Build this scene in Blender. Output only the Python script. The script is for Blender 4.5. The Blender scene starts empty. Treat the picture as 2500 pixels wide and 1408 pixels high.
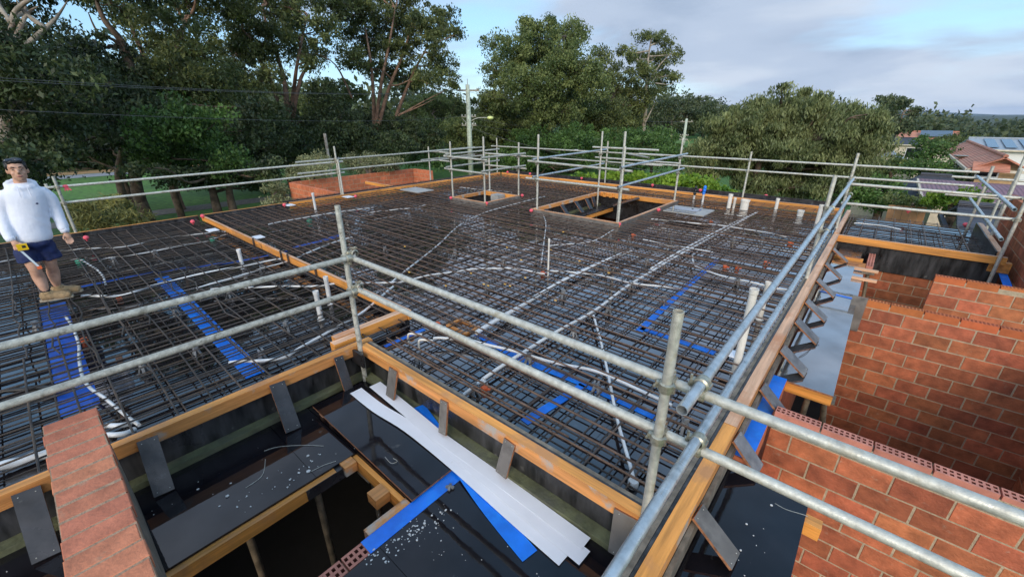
import bpy, bmesh, math, random
import numpy as np
from mathutils import Vector, Matrix
random.seed(7); RNG = np.random.default_rng(7)
S = bpy.context.scene
COL = S.collection

# ------------------------------------------------------------ camera
H = 2.25                      # eye height above the slab formwork (z = 0)
FPX = 1019.67                 # focal length in photo pixels (2500 wide)
PIT, ROL, YAW = 0.39077, -0.0039, -0.71405
_f = np.array([math.sin(YAW)*math.cos(PIT), math.cos(YAW)*math.cos(PIT), -math.sin(PIT)])
_r0 = np.array([math.cos(YAW), -math.sin(YAW), 0.0]); _u0 = np.cross(_r0, _f)
_r = _r0*math.cos(ROL) + _u0*math.sin(ROL); _u = -_r0*math.sin(ROL) + _u0*math.cos(ROL)
cam_d = bpy.data.cameras.new('camera'); cam = bpy.data.objects.new('camera', cam_d); COL.objects.link(cam)
cam_d.sensor_width = 36; cam_d.lens = 36*FPX/2500; cam_d.clip_start = .05; cam_d.clip_end = 30000
M = Matrix(((_r[0], _u[0], -_f[0], 0), (_r[1], _u[1], -_f[1], 0), (_r[2], _u[2], -_f[2], H), (0, 0, 0, 1)))
cam.matrix_world = M; S.camera = cam

# ------------------------------------------------------------ sky, sun, exposure
SUN_AZ = math.radians(152)    # compass style: 0 = +y, clockwise; behind the camera and to its right
SUN_EL = math.radians(24)
world = bpy.data.worlds.new('World'); S.world = world; world.use_nodes = True
nt = world.node_tree; nt.nodes.clear()
def N(t, typ, **kw):
    n = t.nodes.new(typ)
    for k, v in kw.items():
        if k.startswith('i_'):
            n.inputs[k[2:].replace('_', ' ')].default_value = v
        else: setattr(n, k, v)
    return n
def ramp(t, stops, fac=None, interp='LINEAR'):
    r = t.nodes.new('ShaderNodeValToRGB'); r.color_ramp.interpolation = interp
    e = r.color_ramp.elements
    while len(e) < len(stops): e.new(.5)
    for k, (p, c) in zip(e, stops):
        k.position = p; k.color = (c, c, c, 1) if not hasattr(c, '__len__') else (*c[:3], 1)
    if fac is not None: t.links.new(fac, r.inputs[0])
    return r
sky = N(nt, 'ShaderNodeTexSky', sky_type='NISHITA', sun_disc=False, sun_elevation=SUN_EL, sun_rotation=SUN_AZ,
        altitude=20, air_density=1.0, dust_density=.6, ozone_density=1.6)
tc = N(nt, 'ShaderNodeTexCoord')
sep = N(nt, 'ShaderNodeSeparateXYZ'); nt.links.new(tc.outputs['Generated'], sep.inputs[0])
# project the view direction on a flat cloud layer (x/z, y/z) so that the clouds foreshorten to the horizon
zz = N(nt, 'ShaderNodeMath', operation='MAXIMUM'); nt.links.new(sep.outputs[2], zz.inputs[0]); zz.inputs[1].default_value = .0
zq = N(nt, 'ShaderNodeMath', operation='ADD'); nt.links.new(zz.outputs[0], zq.inputs[0]); zq.inputs[1].default_value = .16
dx = N(nt, 'ShaderNodeMath', operation='DIVIDE'); nt.links.new(sep.outputs[0], dx.inputs[0]); nt.links.new(zq.outputs[0], dx.inputs[1])
dy = N(nt, 'ShaderNodeMath', operation='DIVIDE'); nt.links.new(sep.outputs[1], dy.inputs[0]); nt.links.new(zq.outputs[0], dy.inputs[1])
cmb = N(nt, 'ShaderNodeCombineXYZ'); nt.links.new(dx.outputs[0], cmb.inputs[0]); nt.links.new(dy.outputs[0], cmb.inputs[1])
cmb.inputs[2].default_value = 3.3
def noise_w(scale, detail, rough, dist=0.0, off=(0, 0, 0), stretch=(1, 1, 1)):
    mp = N(nt, 'ShaderNodeMapping'); mp.inputs['Location'].default_value = off; mp.inputs['Scale'].default_value = stretch
    nt.links.new(cmb.outputs[0], mp.inputs[0])
    n = N(nt, 'ShaderNodeTexNoise'); n.inputs['Scale'].default_value = scale; n.inputs['Detail'].default_value = detail
    n.inputs['Roughness'].default_value = rough; n.inputs['Distortion'].default_value = dist
    nt.links.new(mp.outputs[0], n.inputs['Vector']); return n
n_cov = noise_w(.34, 6, .52, .35, off=(7.7, 3.9, 0), stretch=(1, 1.25, 1))
n_shade = noise_w(.75, 5, .5, .2, off=(4.2, 1.3, 0))
cov = ramp(nt, [(.42, 0.0), (.56, 1.0)], n_cov.outputs[0], 'EASE')
cloudc = ramp(nt, [(.25, (1.95, 2.48, 3.35)), (.45, (2.60, 3.12, 3.98)), (.60, (3.30, 3.75, 4.45)), (.80, (4.6, 4.85, 5.15))], n_shade.outputs[0])
cloudc.color_ramp.interpolation = 'EASE'
# clear sky a little brighter than the Nishita blue (thin high veil)
veil = N(nt, 'ShaderNodeMixRGB', blend_type='MIX'); veil.inputs[0].default_value = .55
nt.links.new(sky.outputs[0], veil.inputs[1]); veil.inputs[2].default_value = (1.7, 3.7, 5.9, 1)
# clouds on the sun's side of the sky are brighter (forward scattering), smoothly over the whole dome
sd_ = N(nt, 'ShaderNodeVectorMath', operation='DOT_PRODUCT'); nt.links.new(tc.outputs['Generated'], sd_.inputs[0])
sd_.inputs[1].default_value = (math.sin(SUN_AZ)*math.cos(SUN_EL), math.cos(SUN_AZ)*math.cos(SUN_EL), math.sin(SUN_EL))
sm = N(nt, 'ShaderNodeMapRange', interpolation_type='SMOOTHSTEP'); nt.links.new(sd_.outputs['Value'], sm.inputs[0])
sm.inputs[1].default_value = -.6; sm.inputs[2].default_value = 1.0; sm.inputs[3].default_value = 1.0; sm.inputs[4].default_value = 2.3
cb_ = N(nt, 'ShaderNodeVectorMath', operation='SCALE'); nt.links.new(cloudc.outputs[0], cb_.inputs[0]); nt.links.new(sm.outputs[0], cb_.inputs['Scale'])
mixc = N(nt, 'ShaderNodeMixRGB', blend_type='MIX')
nt.links.new(cov.outputs[0], mixc.inputs[0]); nt.links.new(veil.outputs[0], mixc.inputs[1]); nt.links.new(cb_.outputs[0], mixc.inputs[2])
bg = N(nt, 'ShaderNodeBackground'); bg.inputs[1].default_value = .10
nt.links.new(mixc.outputs[0], bg.inputs[0])
wo = N(nt, 'ShaderNodeOutputWorld'); nt.links.new(bg.outputs[0], wo.inputs[0])

sun_d = bpy.data.lights.new('sun', 'SUN'); sun_d.energy = 1.1; sun_d.angle = math.radians(24); sun_d.color = (1, .87, .70)
sun = bpy.data.objects.new('sun', sun_d); COL.objects.link(sun)
sdir = Vector((math.sin(SUN_AZ)*math.cos(SUN_EL), math.cos(SUN_AZ)*math.cos(SUN_EL), math.sin(SUN_EL)))
sun.rotation_euler = sdir.to_track_quat('Z', 'Y').to_euler(); sun.location = (5, -20, 30)
S.view_settings.view_transform = 'Standard'; S.view_settings.look = 'None'
S.view_settings.exposure = 1.0; S.view_settings.gamma = 1; S.view_settings.use_curve_mapping = False
S.render.engine = 'CYCLES'
S.cycles.max_bounces = 6; S.cycles.diffuse_bounces = 3; S.cycles.glossy_bounces = 3; S.cycles.transmission_bounces = 4
S.cycles.transparent_max_bounces = 6; S.cycles.caustics_reflective = False; S.cycles.caustics_refractive = False

HAZE = 4.5e-5
# ------------------------------------------------------------ pixel -> place helpers (photo pixels)
def ray(x, y): return _f + (x-1250)/FPX*_r - (y-704)/FPX*_u
CAMP = np.array([0, 0, H])
def W(x, y, z=0.0):
    d = ray(x, y); return Vector(CAMP + d*((z-H)/d[2]))
def WX(x, y, X): d = ray(x, y); return Vector(CAMP + d*(X/d[0]))
def WY(x, y, Y): d = ray(x, y); return Vector(CAMP + d*(Y/d[1]))
def WD(x, y, D): d = ray(x, y); return Vector(CAMP + d*(D/math.hypot(d[0], d[1])))
def ZAT(P, x, y): d = ray(x, y); return H + d[2]*math.hypot(P[0], P[1])/math.hypot(d[0], d[1])
def SIZE(px, D, x=1250, y=300):     # metres covered by px pixels at horizontal distance D
    d = ray(x, y); return px/FPX*D/math.hypot(d[0], d[1])

# ------------------------------------------------------------ materials
MATS = {}
def mat(name, base, rough=.6, metal=0.0, vary=.12, scale=6.0, bump=0.0, bscale=40.0, spec=.5, obj_rand=0.0, detail=4,
        stretch=None, second=None, sec_scale=3.0, sec_lo=.5, sec_hi=.65, coat=0.0, rough_var=0.0, ior=None, coords='Object', sheen=0.0, hue=0.0):
    m = bpy.data.materials.new(name); m.use_nodes = True; t = m.node_tree; t.nodes.clear()
    p = N(t, 'ShaderNodeBsdfPrincipled'); o = N(t, 'ShaderNodeOutputMaterial'); t.links.new(p.outputs[0], o.inputs[0])
    c = N(t, 'ShaderNodeTexCoord'); src = c.outputs[coords]
    if coords == 'World':
        pass
    if stretch:
        mp = N(t, 'ShaderNodeMapping'); mp.inputs['Scale'].default_value = stretch; t.links.new(src, mp.inputs[0]); vec = mp.outputs[0]
    else: vec = src
    if obj_rand:
        oi0 = N(t, 'ShaderNodeObjectInfo'); va = N(t, 'ShaderNodeVectorMath', operation='MULTIPLY_ADD'); va.inputs[1].default_value = (1, 1, 1)
        sc0 = N(t, 'ShaderNodeMath', operation='MULTIPLY'); sc0.inputs[1].default_value = 57.0; t.links.new(oi0.outputs['Random'], sc0.inputs[0])
        t.links.new(src, va.inputs[0]); t.links.new(sc0.outputs[0], va.inputs[2]); src = va.outputs[0]
        if stretch: t.links.new(src, mp.inputs[0])
        else: vec = src
    nz = N(t, 'ShaderNodeTexNoise'); nz.inputs['Scale'].default_value = scale; nz.inputs['Detail'].default_value = detail
    nz.inputs['Roughness'].default_value = .6; t.links.new(vec, nz.inputs['Vector'])
    lo = tuple(max(0, b*(1-vary*1.6)) for b in base); hi = tuple(min(1, b*(1+vary*1.6)) for b in base)
    r = ramp(t, [(.3, lo), (.7, hi)], nz.outputs[0]); col = r.outputs[0]
    if second:
        n2 = N(t, 'ShaderNodeTexNoise'); n2.inputs['Scale'].default_value = sec_scale; n2.inputs['Detail'].default_value = 6
        n2.inputs['Roughness'].default_value = .62
        t.links.new(src, n2.inputs['Vector'])
        r2 = ramp(t, [(sec_lo, 0.0), (sec_hi, 1.0)], n2.outputs[0])
        mx = N(t, 'ShaderNodeMixRGB'); t.links.new(r2.outputs[0], mx.inputs[0]); t.links.new(col, mx.inputs[1]); mx.inputs[2].default_value = (*second, 1); col = mx.outputs[0]
    if obj_rand:
        oi = N(t, 'ShaderNodeObjectInfo'); hs = N(t, 'ShaderNodeHueSaturation')
        mr = N(t, 'ShaderNodeMapRange'); mr.inputs[3].default_value = 1-obj_rand; mr.inputs[4].default_value = 1+obj_rand
        t.links.new(oi.outputs['Random'], mr.inputs[0]); t.links.new(mr.outputs[0], hs.inputs['Value'])
        t.links.new(col, hs.inputs['Color']); col = hs.outputs[0]
        if hue:
            m7 = N(t, 'ShaderNodeMath', operation='MULTIPLY'); m7.inputs[1].default_value = 7.31; t.links.new(oi.outputs['Random'], m7.inputs[0])
            fr = N(t, 'ShaderNodeMath', operation='FRACT'); t.links.new(m7.outputs[0], fr.inputs[0])
            mh = N(t, 'ShaderNodeMapRange'); mh.inputs[3].default_value = .5-hue*.35; mh.inputs[4].default_value = .5+hue; t.links.new(fr.outputs[0], mh.inputs[0]); t.links.new(mh.outputs[0], hs.inputs['Hue'])
    t.links.new(col, p.inputs['Base Color'])
    p.inputs['Metallic'].default_value = metal; p.inputs['Specular IOR Level'].default_value = spec
    if ior: p.inputs['IOR'].default_value = ior
    if coat: p.inputs['Coat Weight'].default_value = coat; p.inputs['Coat Roughness'].default_value = .06
    if sheen: p.inputs['Sheen Weight'].default_value = sheen
    if rough_var:
        n3 = N(t, 'ShaderNodeTexNoise'); n3.inputs['Scale'].default_value = scale*.7; n3.inputs['Detail'].default_value = 5
        t.links.new(src, n3.inputs['Vector'])
        r3 = ramp(t, [(.35, max(.02, rough-rough_var)), (.65, min(1, rough+rough_var))], n3.outputs[0]); t.links.new(r3.outputs[0], p.inputs['Roughness'])
    else: p.inputs['Roughness'].default_value = rough
    if bump:
        nb = N(t, 'ShaderNodeTexNoise'); nb.inputs['Scale'].default_value = bscale; nb.inputs['Detail'].default_value = 4
        t.links.new(vec, nb.inputs['Vector'])
        b = N(t, 'ShaderNodeBump'); b.inputs['Strength'].default_value = bump; b.inputs['Distance'].default_value = .02
        t.links.new(nb.outputs[0], b.inputs['Height']); t.links.new(b.outputs[0], p.inputs['Normal'])
    MATS[name] = m; return m
def leafmat(name, dark, light, trans=.35, rough=.5):
    m = bpy.data.materials.new(name); m.use_nodes = True; t = m.node_tree; t.nodes.clear()
    at = N(t, 'ShaderNodeAttribute', attribute_name='leafv')
    r = ramp(t, [(0, dark), (1, light)], at.outputs['Fac'])
    oi = N(t, 'ShaderNodeObjectInfo'); hs = N(t, 'ShaderNodeHueSaturation')
    mr = N(t, 'ShaderNodeMapRange'); mr.inputs[3].default_value = .88; mr.inputs[4].default_value = 1.14
    t.links.new(oi.outputs['Random'], mr.inputs[0]); t.links.new(mr.outputs[0], hs.inputs['Value']); t.links.new(r.outputs[0], hs.inputs['Color'])
    d = N(t, 'ShaderNodeBsdfPrincipled'); t.links.new(hs.outputs[0], d.inputs['Base Color']); d.inputs['Roughness'].default_value = rough
    d.inputs['Specular IOR Level'].default_value = .35
    tr = N(t, 'ShaderNodeBsdfTranslucent'); t.links.new(hs.outputs[0], tr.inputs[0])
    mx = N(t, 'ShaderNodeMixShader'); mx.inputs[0].default_value = trans
    t.links.new(d.outputs[0], mx.inputs[1]); t.links.new(tr.outputs[0], mx.inputs[2])
    o = N(t, 'ShaderNodeOutputMaterial'); t.links.new(mx.outputs[0], o.inputs[0]); MATS[name] = m; return m

def deckmat(name, base, f0, power, rough):
    """film-faced plywood under a film of rain water: dark film, mirror-like towards grazing view, puddles smoother than damp parts"""
    m = mat(name, base, rough=.5, vary=.3, scale=2.2, spec=0.0, second=(.085, .08, .075), sec_scale=7, sec_lo=.66, sec_hi=.80)
    t = m.node_tree; p = [n for n in t.nodes if n.type == 'BSDF_PRINCIPLED'][0]; out = [n for n in t.nodes if n.type == 'OUTPUT_MATERIAL'][0]
    c = [n for n in t.nodes if n.type == 'TEX_COORD'][0]
    n3 = N(t, 'ShaderNodeTexNoise'); n3.inputs['Scale'].default_value = 1.5; n3.inputs['Detail'].default_value = 5; n3.inputs['Roughness'].default_value = .55
    t.links.new(c.outputs['Object'], n3.inputs['Vector'])
    r3 = ramp(t, [(.40, rough*.25), (.58, rough), (.75, rough*2.6)], n3.outputs[0])
    nb = N(t, 'ShaderNodeTexNoise'); nb.inputs['Scale'].default_value = 5; nb.inputs['Detail'].default_value = 3
    t.links.new(c.outputs['Object'], nb.inputs['Vector'])
    b = N(t, 'ShaderNodeBump'); b.inputs['Strength'].default_value = .03; b.inputs['Distance'].default_value = .02
    t.links.new(nb.outputs[0], b.inputs['Height'])
    gl = N(t, 'ShaderNodeBsdfGlossy'); gl.inputs['Color'].default_value = (.97, .97, 1, 1)
    t.links.new(r3.outputs[0], gl.inputs['Roughness']); t.links.new(b.outputs[0], gl.inputs['Normal'])
    lw = N(t, 'ShaderNodeLayerWeight'); lw.inputs[0].default_value = .5; t.links.new(b.outputs[0], lw.inputs['Normal'])
    pw = N(t, 'ShaderNodeMath', operation='POWER'); t.links.new(lw.outputs['Facing'], pw.inputs[0]); pw.inputs[1].default_value = power
    ma = N(t, 'ShaderNodeMath', operation='MULTIPLY_ADD'); t.links.new(pw.outputs[0], ma.inputs[0]); ma.inputs[1].default_value = .95-f0; ma.inputs[2].default_value = f0
    # wetter and drier patches
    rw = ramp(t, [(.36, 1.0), (.62, .72), (.8, .45)], n3.outputs[0]); mw = N(t, 'ShaderNodeMath', operation='MULTIPLY'); t.links.new(ma.outputs[0], mw.inputs[0]); t.links.new(rw.outputs[0], mw.inputs[1])
    mx = N(t, 'ShaderNodeMixShader'); t.links.new(mw.outputs[0], mx.inputs[0]); t.links.new(p.outputs[0], mx.inputs[1]); t.links.new(gl.outputs[0], mx.inputs[2])
    t.links.new(mx.outputs[0], out.inputs[0])
    return m
deckmat('deck_ply', (.014, .011, .012), .045, 1.65, .03)
deckmat('deck_ply_out', (.009, .008, .010), .045, 3.4, .05)
deckmat('deck_ply_damp', (.011, .009, .010), .035, 3.0, .035)
mat('ply_form', (.034, .033, .034), .35, vary=.62, scale=2.2, stretch=(5, 5, 1.1), second=(.17, .165, .155), sec_scale=6, sec_lo=.66, sec_hi=.76, rough_var=.12)
mat('ply_board', (.026, .024, .025), .30, vary=.3, scale=9, second=(.15, .145, .14), sec_scale=6, sec_lo=.64, sec_hi=.76, obj_rand=.35, rough_var=.15)
mat('ply_grey', (.16, .145, .13), .55, vary=.25, scale=10, second=(.09, .075, .06), sec_scale=5, sec_lo=.5, sec_hi=.7, obj_rand=.2)
mat('ply_edge', (.30, .13, .06), .7, vary=.3, scale=30)
mat('timber', (.62, .27, .055), .5, vary=.22, scale=3.2, stretch=None, second=(.46, .16, .03), sec_scale=2.6, sec_lo=.52, sec_hi=.68, bump=.25, bscale=60, obj_rand=.16)
mat('timber_side', (.52, .26, .085), .6, vary=.25, scale=4, second=(.46, .40, .32), sec_scale=4.5, sec_lo=.52, sec_hi=.62, bump=.2, bscale=50, obj_rand=.15)
mat('timber_pale', (.70, .43, .25), .6, vary=.15, scale=5, bump=.2, bscale=60, obj_rand=.1, second=(.60, .30, .16), sec_scale=3)
mat('timber_green', (.13, .135, .07), .7, vary=.3, scale=7, bump=.3, bscale=50, second=(.10, .10, .07), sec_scale=4)
mat('timber_grey', (.17, .14, .105), .75, vary=.3, scale=9, bump=.3, bscale=50)
mat('galv', (.52, .505, .44), .45, metal=.30, vary=.16, scale=24, second=(.40, .33, .20), sec_scale=9, sec_lo=.56, sec_hi=.74, bump=.12, bscale=120, rough_var=.12, obj_rand=.1)
mat('galv_dull', (.40, .40, .35), .62, metal=.15, vary=.2, scale=30, second=(.12, .11, .08), sec_scale=22, sec_lo=.55, sec_hi=.72, bump=.25, bscale=120, obj_rand=.1)
mat('galv_blue', (.46, .50, .52), .32, metal=.55, vary=.14, scale=18, second=(.22, .27, .29), sec_scale=8, sec_lo=.55, sec_hi=.75, rough_var=.1)
mat('coupler_steel', (.40, .38, .30), .4, metal=.6, vary=.25, scale=40, second=(.25, .13, .05), sec_scale=20, sec_lo=.55, sec_hi=.7)
mat('rebar', (.140, .088, .062), .40, metal=.3, vary=.3, scale=9, second=(.19, .10, .058), sec_scale=2.2, sec_lo=.5, sec_hi=.72, bump=.6, bscale=160, obj_rand=.25)
mat('rebar_dark', (.085, .066, .056), .40, metal=.3, vary=.3, scale=9, second=(.16, .10, .065), sec_scale=2.2, bump=.6, bscale=160, obj_rand=.25)
mat('rebar_black', (.055, .045, .039), .55, metal=.25, vary=.3, scale=9, second=(.11, .075, .05), sec_scale=2.2, bump=.6, bscale=160, obj_rand=.25)
mat('pvc', (.70, .70, .69), .35, vary=.04, obj_rand=.05, second=(.50, .48, .44), sec_scale=18, sec_lo=.64, sec_hi=.78)
mat('pvc_warm', (.74, .70, .63), .35, vary=.05, second=(.5, .44, .36), sec_scale=6, sec_lo=.66, sec_hi=.8)
mat('strip_white', (.80, .80, .83), .45, vary=.03, scale=3, second=(.62, .61, .60), sec_scale=14, sec_lo=.66, sec_hi=.80, bump=.08, bscale=9)
mat('blue_dpc', (.008, .17, .72), .30, vary=.15, scale=4, bump=.25, bscale=7, second=(.01, .22, .80), sec_scale=6)
mat('blue_dull', (.008, .10, .52), .35, vary=.2, scale=4, second=(.01, .05, .30), sec_scale=5)
mat('chair_plastic', (.20, .205, .21), .5, vary=.15, obj_rand=.2)
mat('orange_plastic', (.75, .14, .04), .45, vary=.08)
mat('green_plastic', (.03, .30, .19), .4, vary=.1)
mat('pink', (.85, .12, .16), .6, vary=.1)
mat('black_plastic', (.012, .012, .012), .4)
mat('brick', (.40, .112, .052), .8, hue=.010, vary=.22, scale=8, second=(.40, .25, .17), sec_scale=13, sec_lo=.63, sec_hi=.80, bump=.35, bscale=60, obj_rand=.27)
mat('brick_perf', (.52, .20, .14), .8, vary=.12, scale=9, obj_rand=.12)
mat('brick_clean', (.46, .115, .035), .72, hue=.01, vary=.1, scale=12, bump=.15, bscale=90, obj_rand=.12)
mat('brick_orange', (.58, .175, .080), .8, vary=.12, scale=9, bump=.2, bscale=60, obj_rand=.16)
mat('brick_paver', (.50, .165, .088), .8, hue=.006, vary=.14, scale=11, second=(.42, .24, .15), sec_scale=7, sec_lo=.62, sec_hi=.75, bump=.25, bscale=60, obj_rand=.14)
mat('brick_core', (.14, .035, .02), .9)
mat('mortar', (.42, .33, .22), .9, vary=.15, scale=14, bump=.5, bscale=60)
mat('concrete', (.36, .35, .33), .85, vary=.12, scale=5, bump=.2, bscale=40)
mat('plaster_chip', (.62, .60, .57), .9, vary=.08)
mat('dust_grey', (.22, .21, .19), .85, vary=.2)
mat('shade_floor', (.012, .011, .010), .9)  # floor colour kept near black to deepen the shade in the voids
mat('prop_steel', (.20, .16, .11), .6, metal=.3, vary=.3, scale=14)
for ax, st in (('x', (.5, 9, 9)), ('y', (9, .5, 9))):
    for nm, base, sec in (('timber', (.70, .29, .062), (.54, .24, .085)), ('timber_side', (.60, .255, .075), (.42, .38, .33)), ('timber_pale', (.68, .39, .23), (.60, .27, .13))):
        mat(nm+'_'+ax, base, .5, vary=.24, scale=2.4, stretch=st, second=sec, sec_scale=4.2 if nm == 'timber_side' else 2.4, sec_lo=.54, sec_hi=.66, bump=.22, bscale=9, obj_rand=.13)

# ------------------------------------------------------------ mesh builder
def chain_origin(p):
    o = Vector((0, 0, 0))
    while p is not None: o = o + p.location; p = p.parent
    return o
class MB:
    def __init__(s): s.v = []; s.f = []; s.m = []
    def add(s, vs, fs, mi=0):
        b = len(s.v); s.v += [tuple(v) for v in vs]; s.f += [tuple(b+i for i in f) for f in fs]; s.m += [mi]*len(fs); return s
    def box(s, x0, x1, y0, y1, z0, z1, mi=0):
        vs = [(x, y, z) for z in (z0, z1) for y in (y0, y1) for x in (x0, x1)]
        return s.add(vs, [(0, 2, 3, 1), (4, 5, 7, 6), (0, 1, 5, 4), (2, 6, 7, 3), (0, 4, 6, 2), (1, 3, 7, 5)], mi)
    def beam(s, p, q, w, h, up=(0, 0, 1), mi=0, top=None):
        """box from p to q: w across, h along up (p, q at the middle of the section)"""
        p, q = Vector(p), Vector(q); d = (q-p).normalized(); up = Vector(up)
        a = d.cross(up).normalized(); b = a.cross(d).normalized()
        vs = []
        for c in (p, q):
            for k, l in ((-1, -1), (1, -1), (1, 1), (-1, 1)): vs.append(c + a*(k*w/2) + b*(l*h/2))
        s.add(vs, [(0, 1, 2, 3), (7, 6, 5, 4), (0, 4, 5, 1), (1, 5, 6, 2), (3, 7, 4, 0)], mi)
        s.f.append(tuple(len(s.v)-8+i for i in (2, 6, 7, 3))); s.m.append(mi if top is None else top); return s
    def tube(s, pts, r, n=8, cap=True, mi=0, hollow=False):
        pts = [Vector(p) for p in pts]; k = len(pts); rr = r if hasattr(r, '__len__') else [r]*k
        rings = []; base = len(s.v); prev = None
        for i, p in enumerate(pts):
            d = (pts[min(i+1, k-1)]-pts[max(i-1, 0)])
            d = d.normalized() if d.length > 1e-9 else Vector((0, 0, 1))
            if prev is None:
                a = d.orthogonal().normalized()
            else:
                a = (prev - d*prev.dot(d)); a = a.normalized() if a.length > 1e-6 else d.orthogonal().normalized()
            prev = a; b = d.cross(a)
            for j in range(n):
                t = 2*math.pi*j/n; s.v.append(tuple(p + (a*math.cos(t)+b*math.sin(t))*rr[i]))
        for i in range(k-1):
            for j in range(n):
                j2 = (j+1) % n; s.f.append((base+i*n+j, base+i*n+j2, base+(i+1)*n+j2, base+(i+1)*n+j)); s.m.append(mi)
        if cap:
            for end, idx in ((0, 0), (1, k-1)):
                ring = [base+idx*n+j for j in range(n)]
                if end == 0: ring = ring[::-1]
                if not hollow: s.f.append(tuple(ring)); s.m.append(mi)
                else:
                    c = pts[idx]; d = (pts[1]-pts[0]) if end == 0 else (pts[k-2]-pts[k-1]); d.normalize()
                    b2 = len(s.v)
                    for q in ring: s.v.append(tuple(c + (Vector(s.v[q])-c)*.86))
                    for q in ring: s.v.append(tuple(c + (Vector(s.v[q])-c)*.86 + d*min(.12, (pts[1]-pts[0]).length*.3)))
                    for j in range(n):
                        j2 = (j+1) % n
                        s.f.append((ring[j], ring[j2], b2+j2, b2+j)); s.m.append(mi)
                        s.f.append((b2+j, b2+j2, b2+n+j2, b2+n+j)); s.m.append(mi)
                    s.f.append(tuple(b2+n+j for j in range(n))); s.m.append(mi)
        return s
    def lathe(s, c, prof, n=12, mi=0):
        """prof: list of (r, z) around the vertical through c"""
        base = len(s.v); c = Vector(c)
        for r, z in prof:
            for j in range(n):
                t = 2*math.pi*j/n; s.v.append((c.x+r*math.cos(t), c.y+r*math.sin(t), c.z+z))
        for i in range(len(prof)-1):
            for j in range(n):
                j2 = (j+1) % n; s.f.append((base+i*n+j, base+i*n+j2, base+(i+1)*n+j2, base+(i+1)*n+j)); s.m.append(mi)
        s.f.append(tuple(base+j for j in range(n))[::-1]); s.m.append(mi)
        s.f.append(tuple(base+(len(prof)-1)*n+j for j in range(n))); s.m.append(mi)
        return s
    def ball(s, c, rx, ry, rz, n=8, k=5, mi=0):
        base = len(s.v); c = Vector(c)
        s.v.append((c.x, c.y, c.z-rz))
        for i in range(1, k):
            ph = -math.pi/2 + math.pi*i/k
            for j in range(n):
                t = 2*math.pi*j/n; s.v.append((c.x+rx*math.cos(ph)*math.cos(t), c.y+ry*math.cos(ph)*math.sin(t), c.z+rz*math.sin(ph)))
        s.v.append((c.x, c.y, c.z+rz)); top = len(s.v)-1
        for j in range(n):
            s.f.append((base, base+1+(j+1) % n, base+1+j)); s.m.append(mi)
            q = base+1+(k-2)*n; s.f.append((q+j, q+(j+1) % n, top)); s.m.append(mi)
        for i in range(k-2):
            for j in range(n):
                a = base+1+i*n; s.f.append((a+j, a+(j+1) % n, a+n+(j+1) % n, a+n+j)); s.m.append(mi)
        return s
    def build(s, name, mats, parent=None, smooth=False, auto=None):
        me = bpy.data.meshes.new(name)
        if isinstance(mats, str): mats = [mats]
        vs = s.v
        if parent is not None: org = chain_origin(parent)
        else:
            a = np.array(vs); lo = a.min(0); hi = a.max(0); org = Vector(((lo[0]+hi[0])/2, (lo[1]+hi[1])/2, lo[2]))
        me.from_pydata([(v[0]-org.x, v[1]-org.y, v[2]-org.z) for v in vs], [], s.f)
        for k in mats: me.materials.append(MATS[k])
        if len(mats) > 1: me.polygons.foreach_set('material_index', s.m)
        if smooth: me.polygons.foreach_set('use_smooth', [True]*len(s.f))
        me.update()
        o = bpy.data.objects.new(name, me); COL.objects.link(o)
        if parent is not None: o.parent = parent
        else: o.location = org
        if smooth and auto:
            try: me.set_sharp_from_angle(angle=math.radians(auto))
            except Exception: pass
        return o
def tag(o, label, cat, group=None, kind=None):
    o['label'] = label; o['category'] = cat
    if group: o['group'] = group
    if kind: o['kind'] = kind
    return o
def thing(name, loc, label, cat, group=None):
    o = bpy.data.objects.new(name, None); COL.objects.link(o); o.location = loc; o.empty_display_size = .1
    return tag(o, label, cat, group)
def struct(o): o['kind'] = 'structure'; return o
def place(me, name, parent, loc, rz=0.0):
    o = bpy.data.objects.new(name, me); COL.objects.link(o); o.parent = parent
    o.location = Vector(loc)-(chain_origin(parent) if parent else Vector((0, 0, 0))); o.rotation_euler = (0, 0, rz); return o
def smooth_path(pts, k=6):
    pts = [Vector(p) for p in pts]
    if len(pts) < 3: return pts
    out = []
    for i in range(len(pts)-1):
        p0 = pts[max(i-1, 0)]; p1 = pts[i]; p2 = pts[i+1]; p3 = pts[min(i+2, len(pts)-1)]
        for j in range(k):
            t = j/k; out.append(.5*((2*p1)+(p2-p0)*t+(2*p0-5*p1+4*p2-p3)*t*t+(3*p1-p0-3*p2+p3)*t**3))
    out.append(pts[-1]); return out
rnd = random.uniform

# ------------------------------------------------------------ ground and terrain
GZ = -2.9
def gz(x, y):
    """natural ground: level round the site, falling away behind it towards the houses"""
    d = max(0, y-13)/34; d = min(1, d); s = d*d*(3-2*d)
    e = max(0.0, min(1.0, (x+26)/22)); e = e*e*(3-2*e)
    far = max(0, math.hypot(x, y)-60)
    base = GZ - 5.0*s*e - min(3.0, far*.012)*e
    return base
nx, ny = 90, 90
def spread(n, a, b): # denser in the middle
    t = np.linspace(-1, 1, n); return np.sign(t)*(np.abs(t)**3.2)*(b-a)/2+(a+b)/2
gx = spread(nx, -9000, 9000)-10; gy = spread(ny, -9000, 9000)+14
m = MB()
m.v = [(float(x), float(y), gz(x, y)) for y in gy for x in gx]
m.f = [(j*nx+i, j*nx+i+1, (j+1)*nx+i+1, (j+1)*nx+i) for j in range(ny-1) for i in range(nx-1)]; m.m = [0]*len(m.f)
g = bpy.data.materials.new('grass'); g.use_nodes = True; MATS['grass'] = g; t = g.node_tree
p = t.nodes['Principled BSDF']; c = N(t, 'ShaderNodeTexCoord')
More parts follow.
